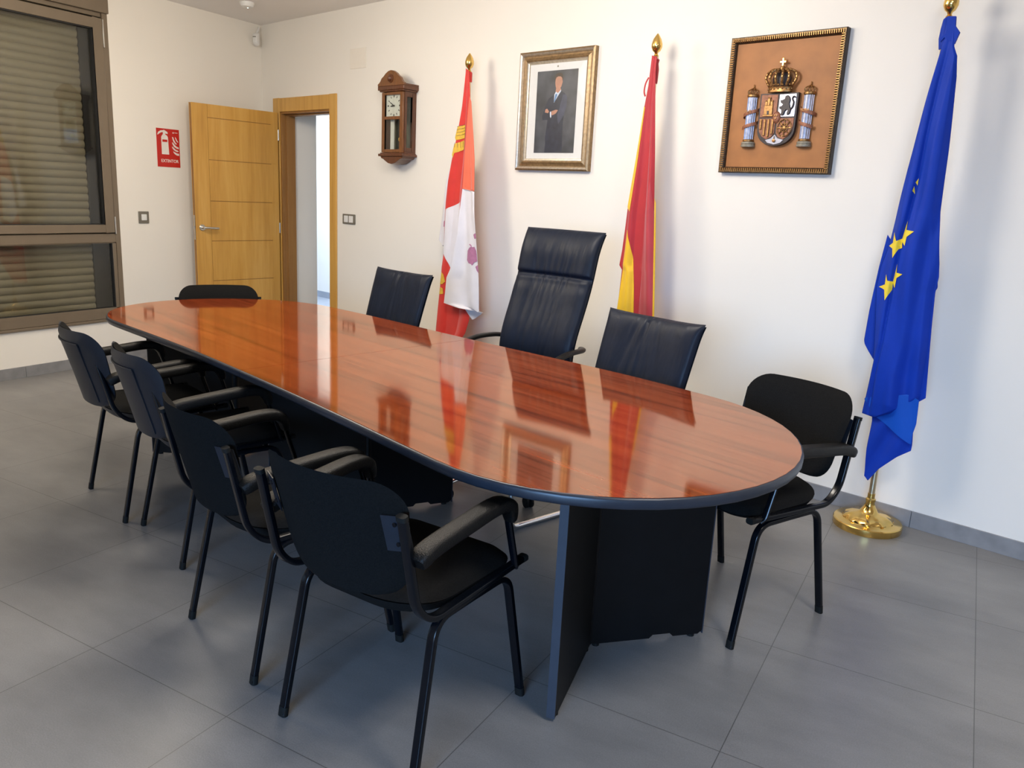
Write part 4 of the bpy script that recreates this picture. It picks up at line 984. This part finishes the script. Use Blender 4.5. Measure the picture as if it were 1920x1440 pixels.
def make_exec():
    t = thing('executive_chair', 'tall high-backed black leather swivel armchair in the middle of the far side', 'chair')
    so = [(x, y - .24) for x, y in rrect(.255, .50, .07, .05)]
    m = MB(); m.pillow(so, .055, .04, lambda x, y, d: Vector((x, y, .475 + d - .3 * max(0, y - .12) ** 2)), rings=9, pw=5); m.build('seat', M['leather'], t)
    TH = .742
    bo = [(x * (1 + .02 * max(0, (y - .64) / .10) ** 2), y) for x, y in rrect(.243, TH, .010, .05, wb=.232)]
    def prof(tt): # seam under headrest
        return -.016 * math.exp(-((tt - .50) / .012) ** 2) - .006 * math.exp(-((tt - .47) / .03) ** 2)
    def wr(x, y, d):
        q = prof(y) if d > .004 else 0
        a = 0
        if d > .008:
            for k, x0 in enumerate((-.10, -.055, -.018, .020, .060, .105)):
                sg = (x0 - .01) * 1.6
                a -= .0045 * math.exp(-((x - x0 - sg * (.50 - y) * -.9) / .010) ** 2) * (math.exp(-((y - .47) / .05) ** 2) + .9 * math.exp(-((y - .55) / .06) ** 2))
                a -= .0065 * math.exp(-((x - x0 * .55 - sg * (y - .02) * .9) / .011) ** 2) * math.exp(-((y - .03) / .15) ** 2)
                a -= .0030 * math.exp(-((x - x0 * 1.1) / .014) ** 2) * math.exp(-((y - .30) / .14) ** 2)
        lum = .030 * math.exp(-((y - .18) / .16) ** 2) + .012 * math.exp(-((y - .64) / .1) ** 2)
        return Vector((x, -.215 - .20 * y - .12 * y * y + lum + .30 * x * x + d + q + a, .535 + y + .2 * d))
    wf = lambda v: .232 + .012 * v + .005 * max(0, (v - .9) / .1) ** 2
    m = MB(); m.pad(wf, TH, .042, .014, wr, nx=72, nz=110); bk = m.build('backrest', M['leather'], t, angle=70)
    m = MB(); m.pad(lambda v: wf(v) * .98, TH * .985, 0, .020, lambda x, y, d: wr(x, y + .005, d - .016), nx=16, nz=24); m.build('back_shell', M['shell'], bk)
    for s_ in (-1, 1):
        m = MB(); m.tube(smoothpath([(s_ * .245, -.26, .700), (s_ * .285, -.20, .705), (s_ * .295, -.06, .702), (s_ * .295, .05, .672), (s_ * .285, .125, .610), (s_ * .265, .11, .52), (s_ * .24, .02, .46)], 7), .018, .012, n=12, p=2.4); m.build('armrest', M['armpad'], t)
    BX, BY = -.005, .075
    m = MB(); m.lathe([(0, .10), (.022, .10), (.022, .30), (.016, .30), (.016, .43), (0, .43)], 20, (BX, BY, 0)); m.build('gas_column', M['blackmetal'], t)
    m = MB(); m.box(-.09, .09, -.06, .16, .425, .442); m.build('seat_plate', M['blackmetal'], t, bevel=.006)
    m = MB(); m.lathe([(0, .075), (.038, .075), (.038, .125), (.03, .135), (0, .135)], 24, (BX, BY, 0)); bs = m.build('base_hub', M['chrome'], t)
    for k in range(5):
        a = math.radians(85 + 72 * k); c_, s_ = math.cos(a), math.sin(a); B_ = Vector((BX, BY, 0))
        m = MB(); m.tube([B_ + Vector(q) for q in ((c_ * .03, s_ * .03, .105), (c_ * .16, s_ * .16, .100), (c_ * .33, s_ * .33, .080))], .019, .011, side=(-s_, c_, 0), n=12, p=3, taper=lambda q: 1 - .25 * q); lg = m.build('base_arm', M['chrome'], t)
        m = MB()
        wc = B_ + Vector((c_ * .334, s_ * .334, .027)); tang = Vector((-s_, c_, 0))
        for sd in (-1, 1):
            vs = [wc + tang * (sd * .013 - .007), wc + tang * (sd * .013 + .007)]
            m.tube([vs[0], vs[0].lerp(vs[1], .15), vs[0].lerp(vs[1], .85), vs[1]], .027, n=20, side=(0, 0, 1), taper=lambda q: .85 if q in (0, 1) else 1)
        m.tube([wc + Vector((0, 0, .0)), wc + Vector((0, 0, .052))], .006, n=8)
        m.build('caster', M['rubber'], lg)
    return t
ex = make_exec(); put(ex, -1.93, 3.405, 171)
g1 = make_guest(); g1['label'] = 'low black leather chair right of the tall one, below the red and yellow flag'; g1['group'] = 'low black leather chairs'
put(g1, -1.275, 3.00, 160)
g2 = dup(g1, 'low black leather chair left of the tall one, between doorway and white-red flag', 'low black leather chairs'); put(g2, -3.075, 3.60, 166)

# ================================================================== FLAGS
FL = {
    'CY_B': [(2.8586, 2.2154), (2.8305, 1.9822), (2.7935, 1.7998), (2.754, 1.647), (2.7234, 1.5083), (2.703, 1.3673), (2.6892, 1.1883), (2.6808, 1.0066), (2.6674, 0.932), (2.657, 0.7827), (2.6465, 0.6311), (2.6366, 0.4582), (2.6249, 0.3211), (2.8003, 0.3204), (2.943, 0.5051), (2.98, 0.6024), (2.9878, 0.7484), (2.9389, 1.6483), (2.911, 1.9794), (2.8894, 2.1974)],
    'CY_A': [(2.7252, 1.676), (2.6788, 1.5259), (2.6347, 1.2934), (2.6036, 1.1099), (2.6498, 1.0731), (2.7642, 1.082), (2.7896, 1.6489)],
    'CY_C': [(2.9223, 2.0391), (2.9128, 1.6454), (2.9117, 1.4703), (2.8962, 1.1665), (2.8339, 0.9311), (2.799, 0.8735), (2.787, 0.7812), (2.7745, 0.6952), (2.8563, 0.6873), (2.9365, 0.6795), (3.015, 0.6754), (3.1274, 0.6726), (3.104, 0.9053), (3.0685, 1.1782), (3.0335, 1.4471), (3.0126, 1.6461), (2.9713, 1.8594), (2.9437, 2.006)],
    'CY_flap': [(2.9388, 0.6886), (3.0945, 0.6766), (3.0953, 0.6624), (3.0059, 0.6068)],
    'CY_white': [(2.7071, 1.3249), (2.8427, 1.3765), (2.864, 0.9508), (2.7747, 0.9132), (2.6822, 1.025)],
    'CY_cline': [(2.9019, 1.4632), (3.0334, 1.4504)],
    'CY_cast1': [(2.799, 1.8599), (2.8598, 1.8686), (2.876, 1.8484), (2.8774, 1.8218), (2.8741, 1.7886), (2.7878, 1.7726), (2.7766, 1.7896)],
    'CY_cast2': [(2.7733, 1.7491), (2.8546, 1.7721), (2.8657, 1.7552), (2.8677, 1.715), (2.8221, 1.7049), (2.7761, 1.6913), (2.7671, 1.6606), (2.7557, 1.681)],
    'CY_blob1': [(2.6723, 0.8957), (2.6952, 0.8796), (2.7138, 0.8336), (2.687, 0.8122), (2.6593, 0.8092)],
    'CY_blob2': [(2.6656, 0.7913), (2.6939, 0.7833), (2.701, 0.747), (2.6567, 0.738)],
    'CY_lion': [(2.9767, 1.0678), (3.0109, 1.0949), (3.0474, 1.0736), (3.0559, 1.1019), (3.0774, 1.0761), (3.0912, 1.0083), (3.0617, 0.9986), (3.0427, 0.976), (3.0214, 0.995), (3.0015, 0.9861), (2.9698, 1.0043)],
    'CY_lion2': [(3.0417, 1.1764), (3.071, 1.1886), (3.0779, 1.155), (3.0582, 1.1501)],
    'CY_lion3': [(3.0732, 0.9719), (3.0975, 0.9846), (3.1054, 0.9334), (3.0897, 0.9457)],
    'CY_liontail': [(3.0072, 1.0703), (3.0259, 1.0995), (3.005, 1.1118)],
    'CY_l1': [(2.7072, 1.3386), (2.7271, 1.3747), (2.7391, 1.3471), (2.7246, 1.3112)],
    'CY_l2': [(2.6789, 1.2413), (2.7108, 1.2573), (2.7184, 1.2079), (2.6749, 1.2053)],
    'CY_ring': [(2.8921, 2.2101), (2.9527, 2.1777), (2.9446, 2.1463), (2.8851, 2.1561)],
    'CY_tab': [(2.9333, 1.9013), (2.9927, 1.8966), (2.9947, 1.8608), (2.9406, 1.8586)],
    'ES_main': [(4.2826, 2.1854), (4.2748, 2.038), (4.259, 1.9314), (4.2315, 1.629), (4.1983, 1.3948), (4.1847, 1.1659), (4.1743, 1.0847), (4.1952, 1.0597), (4.1883, 0.8657), (4.1771, 0.7102), (4.3256, 0.7083), (4.4464, 0.7448), (4.3819, 1.381), (4.3546, 1.6989), (4.3147, 2.1019), (4.3159, 2.1829)],
    'ES_y1': [(4.2587, 1.9341), (4.2692, 1.931), (4.2495, 1.6571), (4.2247, 1.3817), (4.1977, 1.4006), (4.2286, 1.657)],
    'ES_y2': [(4.2167, 1.2828), (4.2416, 1.2145), (4.2653, 1.1226), (4.2847, 0.9677), (4.3083, 0.6995), (4.1726, 0.6784), (4.1883, 0.8657), (4.2025, 1.0605)],
    'ES_lite': [(4.3505, 1.5475), (4.3347, 1.4379), (4.3203, 1.3779), (4.3327, 1.0908), (4.3291, 0.8507), (4.3262, 0.7023), (4.4523, 0.7219), (4.381, 1.3894)],
    'ES_yr': [(4.3769, 1.4592), (4.3843, 1.4372), (4.4037, 1.2409), (4.454, 0.7221), (4.4472, 0.7211), (4.3969, 1.2404)],
    'EU_main': [(5.7056, 2.2208), (5.6999, 2.1065), (5.6676, 1.8446), (5.64, 1.6267), (5.6097, 1.3056), (5.59, 1.2108), (5.5858, 1.116), (5.6297, 0.7914), (5.6103, 0.5374), (5.6726, 0.5364), (5.7373, 0.5711), (5.7995, 0.6096), (5.8445, 0.6485), (5.86, 0.6615), (5.8513, 0.7718), (5.836, 0.9637), (5.826, 1.1206), (5.8299, 1.1888), (5.7952, 1.4586), (5.7888, 1.6905), (5.7762, 1.9915), (5.7672, 2.071), (5.7493, 2.1086), (5.7376, 2.2176)],
    'EU_back': [(5.5904, 1.3502), (5.5774, 1.2086), (5.5653, 1.0079), (5.5613, 0.8747), (5.5661, 0.8581), (5.6176, 0.785), (5.6545, 0.8822), (5.6242, 1.3063)],
    'EU_rt': [(5.8035, 1.2753), (5.8269, 1.1416), (5.8159, 1.1174), (5.79, 1.0913), (5.7615, 1.2716)],
    'EU_under': [(5.6104, 0.6174), (5.6697, 0.5396), (5.7332, 0.5066), (5.7967, 0.4671), (5.8385, 0.4453), (5.8376, 0.4945), (5.8456, 0.5432), (5.8415, 0.6541), (5.7884, 0.6671)],
    'EU_low': [(5.647, 0.5598), (5.654, 0.5131), (5.6542, 0.3823), (5.6576, 0.245), (5.6793, 0.2302), (5.7195, 0.2989), (5.7856, 0.3732), (5.8386, 0.4149), (5.8392, 0.44), (5.8313, 0.5764)],
    'EU_star1': [(5.6299, 1.3643), (5.6489, 1.3269), (5.6712, 1.3399), (5.6774, 1.2994), (5.6607, 1.2935), (5.6424, 1.2529), (5.634, 1.2936), (5.6101, 1.3033), (5.6324, 1.3188)],
    'EU_star1b': [(5.6792, 1.4149), (5.6808, 1.3767), (5.7183, 1.3724), (5.6896, 1.348), (5.6869, 1.3092), (5.6708, 1.3285), (5.669, 1.3397)],
    'EU_star2': [(5.624, 1.1814), (5.6349, 1.1544), (5.6578, 1.1522), (5.6586, 1.1172), (5.639, 1.0678), (5.6275, 1.1137), (5.5964, 1.122), (5.6262, 1.1371)],
    'EU_star2b': [(5.6639, 1.2294), (5.6651, 1.1925), (5.6989, 1.189), (5.673, 1.1701), (5.6708, 1.1257), (5.6563, 1.1474)],
    'EU_star3': [(5.6924, 1.5926), (5.6845, 1.5749), (5.6929, 1.5619)],
    'EU_star3b': [(5.6826, 1.5594), (5.6793, 1.5395), (5.6878, 1.5265)],
    'EU_crease': [(5.7305, 2.1644), (5.7116, 1.9829), (5.6967, 1.7525), (5.6909, 1.5882), (5.6774, 1.4125), (5.6657, 1.3327), (5.6581, 1.1941), (5.6561, 1.0297), (5.655, 0.8859), (5.6425, 0.7371)],
    'EU_collar': [(5.7046, 2.2269), (5.7366, 2.2236), (5.7405, 2.1875), (5.7603, 2.1617), (5.7477, 2.1188), (5.7055, 2.1466), (5.6939, 2.1314), (5.6934, 2.1476), (5.709, 2.1624)],
}
def rows(poly, dz):
    zs = [p[1] for p in poly]; z0, z1 = min(zs), max(zs); n = max(1, int(round((z1 - z0) / dz))); out = []
    for i in range(n + 1):
        z = z0 + (z1 - z0) * i / n; z = min(max(z, z0 + 1e-5), z1 - 1e-5); xs = []
        for k in range(len(poly)):
            (xa, za), (xb, zb) = poly[k], poly[(k + 1) % len(poly)]
            if (za - z) * (zb - z) <= 0 and za != zb: xs.append(xa + (xb - xa) * (z - za) / (zb - za))
        if xs: out.append((z, min(xs), max(xs)))
    return out
def sheet(m, poly, depth, lift, mi, dz=.008, dx=.004):
    R_ = rows(poly, dz); w = max(b_ - a for _, a, b_ in R_); n = max(2, int(w / dx)); vs = []; fs = []
    for z, a, b_ in R_:
        for k in range(n + 1):
            l = a + (b_ - a) * k / n; vs.append((l, -(depth(l, z) + lift), z))
    for i in range(len(R_) - 1):
        for k in range(n): q = i * (n + 1) + k; fs.append((q, q + 1, q + n + 2, q + n + 1))
    m.add(vs, fs, mi)
def patch(m, poly, depth, lift, mi):
    m.prism(poly, lambda l, z, k: (l, -(depth(l, z) + lift * (1 - .3 * k)), z))
    return m
def span(poly):
    R_ = rows(poly, .01)
    def f(z):
        i = 0
        if z <= R_[0][0]: return R_[0][1], R_[0][2]
        if z >= R_[-1][0]: return R_[-1][1], R_[-1][2]
        t = (z - R_[0][0]) / (R_[-1][0] - R_[0][0]) * (len(R_) - 1); i = int(t); t -= i
        a, b_ = R_[i], R_[min(i + 1, len(R_) - 1)]
        return a[1] + (b_[1] - a[1]) * t, a[2] + (b_[2] - a[2]) * t
    return f
def pole(parent, l, off, tip):
    """parent frame has its origin on the wall foot line"""
    m = MB(); m.tube([(l, -off, .10), (l, -off, tip - .115)], .0145, n=20); m.build('pole', M['polebrass'], parent)
    m = MB(); z = tip
    m.lathe([(0, z - .118), (.012, z - .118), (.014, z - .110), (.008, z - .102), (.011, z - .094), (.021, z - .086), (.0285, z - .068), (.0285, z - .052), (.022, z - .030), (.011, z - .012), (.004, z - .002), (0, z)], 24, (l, -off, 0)); m.build('finial', M['brass'], parent)
    m = MB()
    m.lathe([(0, 0), (.150, 0), (.152, .004), (.152, .030), (.148, .034), (.118, .036), (.112, .040), (.108, .038), (0, .038)], 64, (l, -off, 0))
    m.build('base_disc', M['brass'], parent)
    m = MB(); n = 64; pf = [(.112, .033, 0), (.110, .044, 1), (.098, .056, 1), (.075, .066, .6), (.052, .070, .3), (.040, .076, 0), (.034, .088, 0), (.026, .100, 0), (.019, .120, 0), (.022, .128, 0), (.022, .138, 0), (.0165, .142, 0), (.0165, .165, 0), (0, .165, 0)]
    vs = []
    for r_, z_, w_ in pf:
        for j in range(n):
            th = 2 * PI * j / n; rr_2 = r_ * (1 + .05 * w_ * math.cos(10 * th)); vs.append((l + rr_2 * math.cos(th), -off + rr_2 * math.sin(th), z_))
    fs = [(i * n + j, i * n + (j + 1) % n, (i + 1) * n + (j + 1) % n, (i + 1) * n + j) for i in range(len(pf) - 1) for j in range(n)]
    m.add(vs, fs); m.build('base_boss', M['brass'], parent)

def flagroot(name, label, l):
    t = thing(name, label, 'flag'); wallframe(t, l, 0); return t
def shift(poly, l0): return [(a - l0, z) for a, z in poly]
B0 = .182
# ---- regional flag: red and white quarters, gold castles, purple lions
L0 = 2.855; f1 = flagroot('regional_flag', 'red and white quartered flag with gold castles and purple lions on a brass pole', L0)
pole(f1, .0, .158, 2.312)
P = {k: shift(v, L0) for k, v in FL.items() if k.startswith('CY')}
sp = span(P['CY_B'])
def dB(l, z):
    a, b_ = sp(z); w = b_ - a; s = (l - a) / max(w, .01)
    k = min(1, w / .2); return max(B0 - .004, B0 + .010 + k * .020 * math.sin(s * 8.0 + .6 + z * .8) * min(1, .35 + s * 2) - .012 * (1 - s) * k + .008 * math.sin(z * 5 + s * 3) * k)
def dA(l, z): return B0 - .022 + .006 * math.sin(l * 60)
spc = span(P['CY_C'])
def dC(l, z):
    a, b_ = spc(z); w = b_ - a; s = (l - a) / max(w, .01)
    k = min(1, w / .15); return B0 + .012 + .028 * k + .016 + k * .014 * math.sin(s * 6.2 + 1.0 + z) + .006 * math.sin(s * 11 + z * 7) * k
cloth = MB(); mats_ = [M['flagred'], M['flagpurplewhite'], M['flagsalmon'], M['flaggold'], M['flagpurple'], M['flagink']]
lower = [p for p in P['CY_B']]
sheet(cloth, P['CY_A'], dA, 0, 1)
sheet(cloth, P['CY_B'], dB, 0, 0)
sheet(cloth, P['CY_white'], dB, .0016, 1)
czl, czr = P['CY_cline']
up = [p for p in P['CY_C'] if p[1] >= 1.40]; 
def cutz(poly, zf, above):
    out = []; n = len(poly)
    for i in range(n):
        a, b_ = poly[i], poly[(i + 1) % n]; va, vb = a[1] - zf(a[0]), b_[1] - zf(b_[0])
        if not above: va, vb = -va, -vb
        if va >= 0: out.append(a)
        if va * vb < 0: t = va / (va - vb); out.append((a[0] + (b_[0] - a[0]) * t, a[1] + (b_[1] - a[1]) * t))
    return out
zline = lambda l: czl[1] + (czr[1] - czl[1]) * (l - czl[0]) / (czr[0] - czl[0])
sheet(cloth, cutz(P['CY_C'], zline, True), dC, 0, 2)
sheet(cloth, cutz(P['CY_C'], zline, False), dC, 0, 1)
sheet(cloth, P['CY_flap'], dB, .004, 1)
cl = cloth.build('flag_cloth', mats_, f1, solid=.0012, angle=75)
em = MB()
for k in ('CY_cast1', 'CY_cast2', 'CY_blob1', 'CY_blob2'):
    em = MB(); sheet(em, P[k], dB, .0035, 0, dz=.004, dx=.006); em.build('castle_emblem', M['flaggold'], cl)
em = MB()
for k in ('CY_lion2', 'CY_lion3'):
    e2_ = MB(); sheet(e2_, P[k], dC, .0030, 0, dz=.004, dx=.006); e2_.build('lion_emblem', M['flagpurple'], cl)
sheet(em, P['CY_lion'], dC, .0030, 0, dz=.004, dx=.006)
a_ = P['CY_liontail']; em.tube([(x, -(dC(x, z) + .004), z) for x, z in smoothpath([(p[0], p[1], 0) for p in ((a_[0][0], a_[0][1]), (a_[1][0], a_[1][1]), (a_[2][0], a_[2][1]))], 4) and [(q.x, q.y) for q in smoothpath([Vector((p[0], p[1], 0)) for p in a_], 4)]], .004, .0015, n=6)
em.build('lion_emblem', M['flagpurple'], cl)
for k in ('CY_l1', 'CY_l2'):
    em = MB(); sheet(em, P[k], (lambda l, z: max(dA(l, z), dB(l, z) - .004)), .0045, 0, dz=.004, dx=.006); em.build('lion_emblem', M['flagpurple'], cl)
em = MB()
c1 = P['CY_cast1']; lx0, lx1 = min(p[0] for p in c1), max(p[0] for p in c1); lz0, lz1 = min(p[1] for p in c1), max(p[1] for p in c1)
for k in range(4):
    z = lz0 + (lz1 - lz0) * (.25 + .2 * k); em.tube([(x, -(dB(x, z) + .0045), z + (x - lx0) * .2) for x in [lx0 + .018 + (lx1 - lx0 - .03) * i / 5 for i in range(6)]], .0011, n=5)
c1 = P['CY_cast2']; lx0, lx1 = min(p[0] for p in c1), max(p[0] for p in c1); lz1 = max(p[1] for p in c1)
for k in range(4):
    x = lx0 + (lx1 - lx0) * (.2 + .2 * k); em.tube([(x, -(dB(x, z) + .0045), z) for z in (lz1 - .045, lz1 - .028, lz1 - .015 + .01 * k * .3)], .0010, n=5)
em.build('emblem_lines', M['flagink'], cl)
m = MB(); m.lathe([(.019, 2.135), (.021, 2.14), (.021, 2.19), (.018, 2.197)], 20, (0.0, -.158, 0)); m.build('sleeve_ring', M['flagred'], f1)
m = MB(); m.box(.003, .052, -B0 + .012, -B0 + .016, 1.864, 1.912); m.build('tie_tab', M['flagred'], f1, bevel=.001)

# ---- national flag red-yellow-red
L1 = 4.283; f2 = flagroot('national_flag', 'red and yellow flag furled on a brass pole between portrait and plaque', L1)
pole(f2, .0, .158, 2.300)
P = {k: shift(v, L1) for k, v in FL.items() if k.startswith('ES')}
sp2 = span(P['ES_main'])
def dE(l, z):
    a, b_ = sp2(z); w = b_ - a; s = (l - a) / max(w, .01)
    k = min(1, w / .2); return max(B0 + .001, B0 + .014 + k * .020 * math.sin(s * 9.0 + .2) * min(1, .25 + s * 1.5) - .010 * (1 - s) * k + .005 * math.sin(s * 19 + z * 3) * k)
cloth = MB()
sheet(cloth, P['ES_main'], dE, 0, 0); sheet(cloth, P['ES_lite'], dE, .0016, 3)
sheet(cloth, P['ES_y1'], dE, .0022, 1); sheet(cloth, P['ES_y2'], dE, .0022, 1); sheet(cloth, P['ES_yr'], dE, .0024, 1, dx=.002)
cloth.build('flag_cloth', [M['esred'], M['esyellow'], M['esred'], M['esredlite']], f2, solid=.0012, angle=75)
m = MB(); m.lathe([(.010, 2.178), (.021, 2.17), (.017, 2.15), (.022, 2.12), (.020, 2.06), (.018, 2.05)], 16, (0.0, -.158, 0))
m.tube(smoothpath([(-.018, -B0, 2.08), (-.035, -B0, 2.05), (-.040, -B0, 2.01), (-.028, -B0 - .004, 1.985)], 5), .005, .0015, n=6); m.build('flag_sleeve', M['esred'], f2)

# ---- European flag
L2 = 5.700; f3 = flagroot('european_flag', 'blue flag with yellow stars on a brass pole with round base', L2)
pole(f3, -.004, .158, 2.345)
P = {k: shift(v, L2) for k, v in FL.items() if k.startswith('EU')}
sp3 = span(P['EU_main']); cr = sorted(P['EU_crease'], key=lambda p: p[1])
def crease(z):
    if z <= cr[0][1]: return cr[0][0]
    for (xa, za), (xb, zb) in zip(cr[:-1], cr[1:]):
        if za <= z <= zb: return xa + (xb - xa) * (z - za) / (zb - za)
    return cr[-1][0]
def dU(l, z):
    a, b_ = sp3(z); w = b_ - a; c_ = crease(z); s = (l - a) / max(w, .01)
    k = min(1, w / .18)
    d = B0 + .030
    if l < c_: d += -.75 * (c_ - l) * .55 + .010 * k * math.sin((c_ - l) * 42)
    else: d += .022 * k * math.sin(min(1.0, (l - c_) / .05) * PI / 2) - .28 * max(0, l - c_ - .04) - .9 * max(0, s - .86) * w
    d -= .012 * k * math.exp(-((l - c_) / .008) ** 2)
    d += .009 * k * math.sin((l - c_) * 75 + z * 2.0) + .005 * k * math.sin(l * 40 + z * 11)
    return max(d, B0 - .004)
cloth = MB()
sheet(cloth, P['EU_back'], lambda l, z: B0 - .012 + .006 * math.sin(l * 60 + z * 3), 0, 0)
sheet(cloth, P['EU_rt'], lambda l, z: dU(l, z) - .02, 0, 0)
sheet(cloth, P['EU_main'], dU, 0, 0, dz=.006)
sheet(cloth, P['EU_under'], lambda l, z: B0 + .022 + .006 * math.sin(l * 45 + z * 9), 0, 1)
sheet(cloth, P['EU_low'], lambda l, z: B0 + .008 + .008 * math.sin(l * 60 - z * 22), 0, 0)
cloth.build('flag_cloth', [M['eublue'], M['eublue2']], f3, solid=.0012, angle=75)
m = MB(); m.prism(P['EU_collar'], lambda l, z, k: (l, -(B0 + .028 - .012 * k), z)); m.lathe([(.010, 2.235), (.020, 2.225), (.024, 2.19), (.026, 2.15), (.02, 2.11)], 16, (-.004, -.158, 0)); m.build('flag_sleeve', M['eublue'], f3)
for a_, b_ in (('EU_star1', 'EU_star1b'), ('EU_star2', 'EU_star2b'), ('EU_star3', 'EU_star3b')):
    m = MB()
    for k in (a_, b_):
        poly = P[k]; cx_ = sum(p[0] for p in poly) / len(poly); cz_ = sum(p[1] for p in poly) / len(poly); n = len(poly); vs = []; fs = []
        # rings towards the centre follow the folds of the cloth
        RG = 6
        for r in range(RG + 1):
            t = 1 - r / RG * .999
            for q in range(n):
                for h_ in range(4):
                    p0, p1 = poly[q], poly[(q + 1) % n]; x = p0[0] + (p1[0] - p0[0]) * h_ / 4; z = p0[1] + (p1[1] - p0[1]) * h_ / 4
                    x = cx_ + (x - cx_) * t; z = cz_ + (z - cz_) * t; vs.append((x, -(dU(x, z) + .0035), z))
        N_ = n * 4
        fs = [(i * N_ + j, i * N_ + (j + 1) % N_, (i + 1) * N_ + (j + 1) % N_, (i + 1) * N_ + j) for i in range(RG) for j in range(N_)]
        m.add(vs, fs)
    m.build('star', M['eustar'], f3)
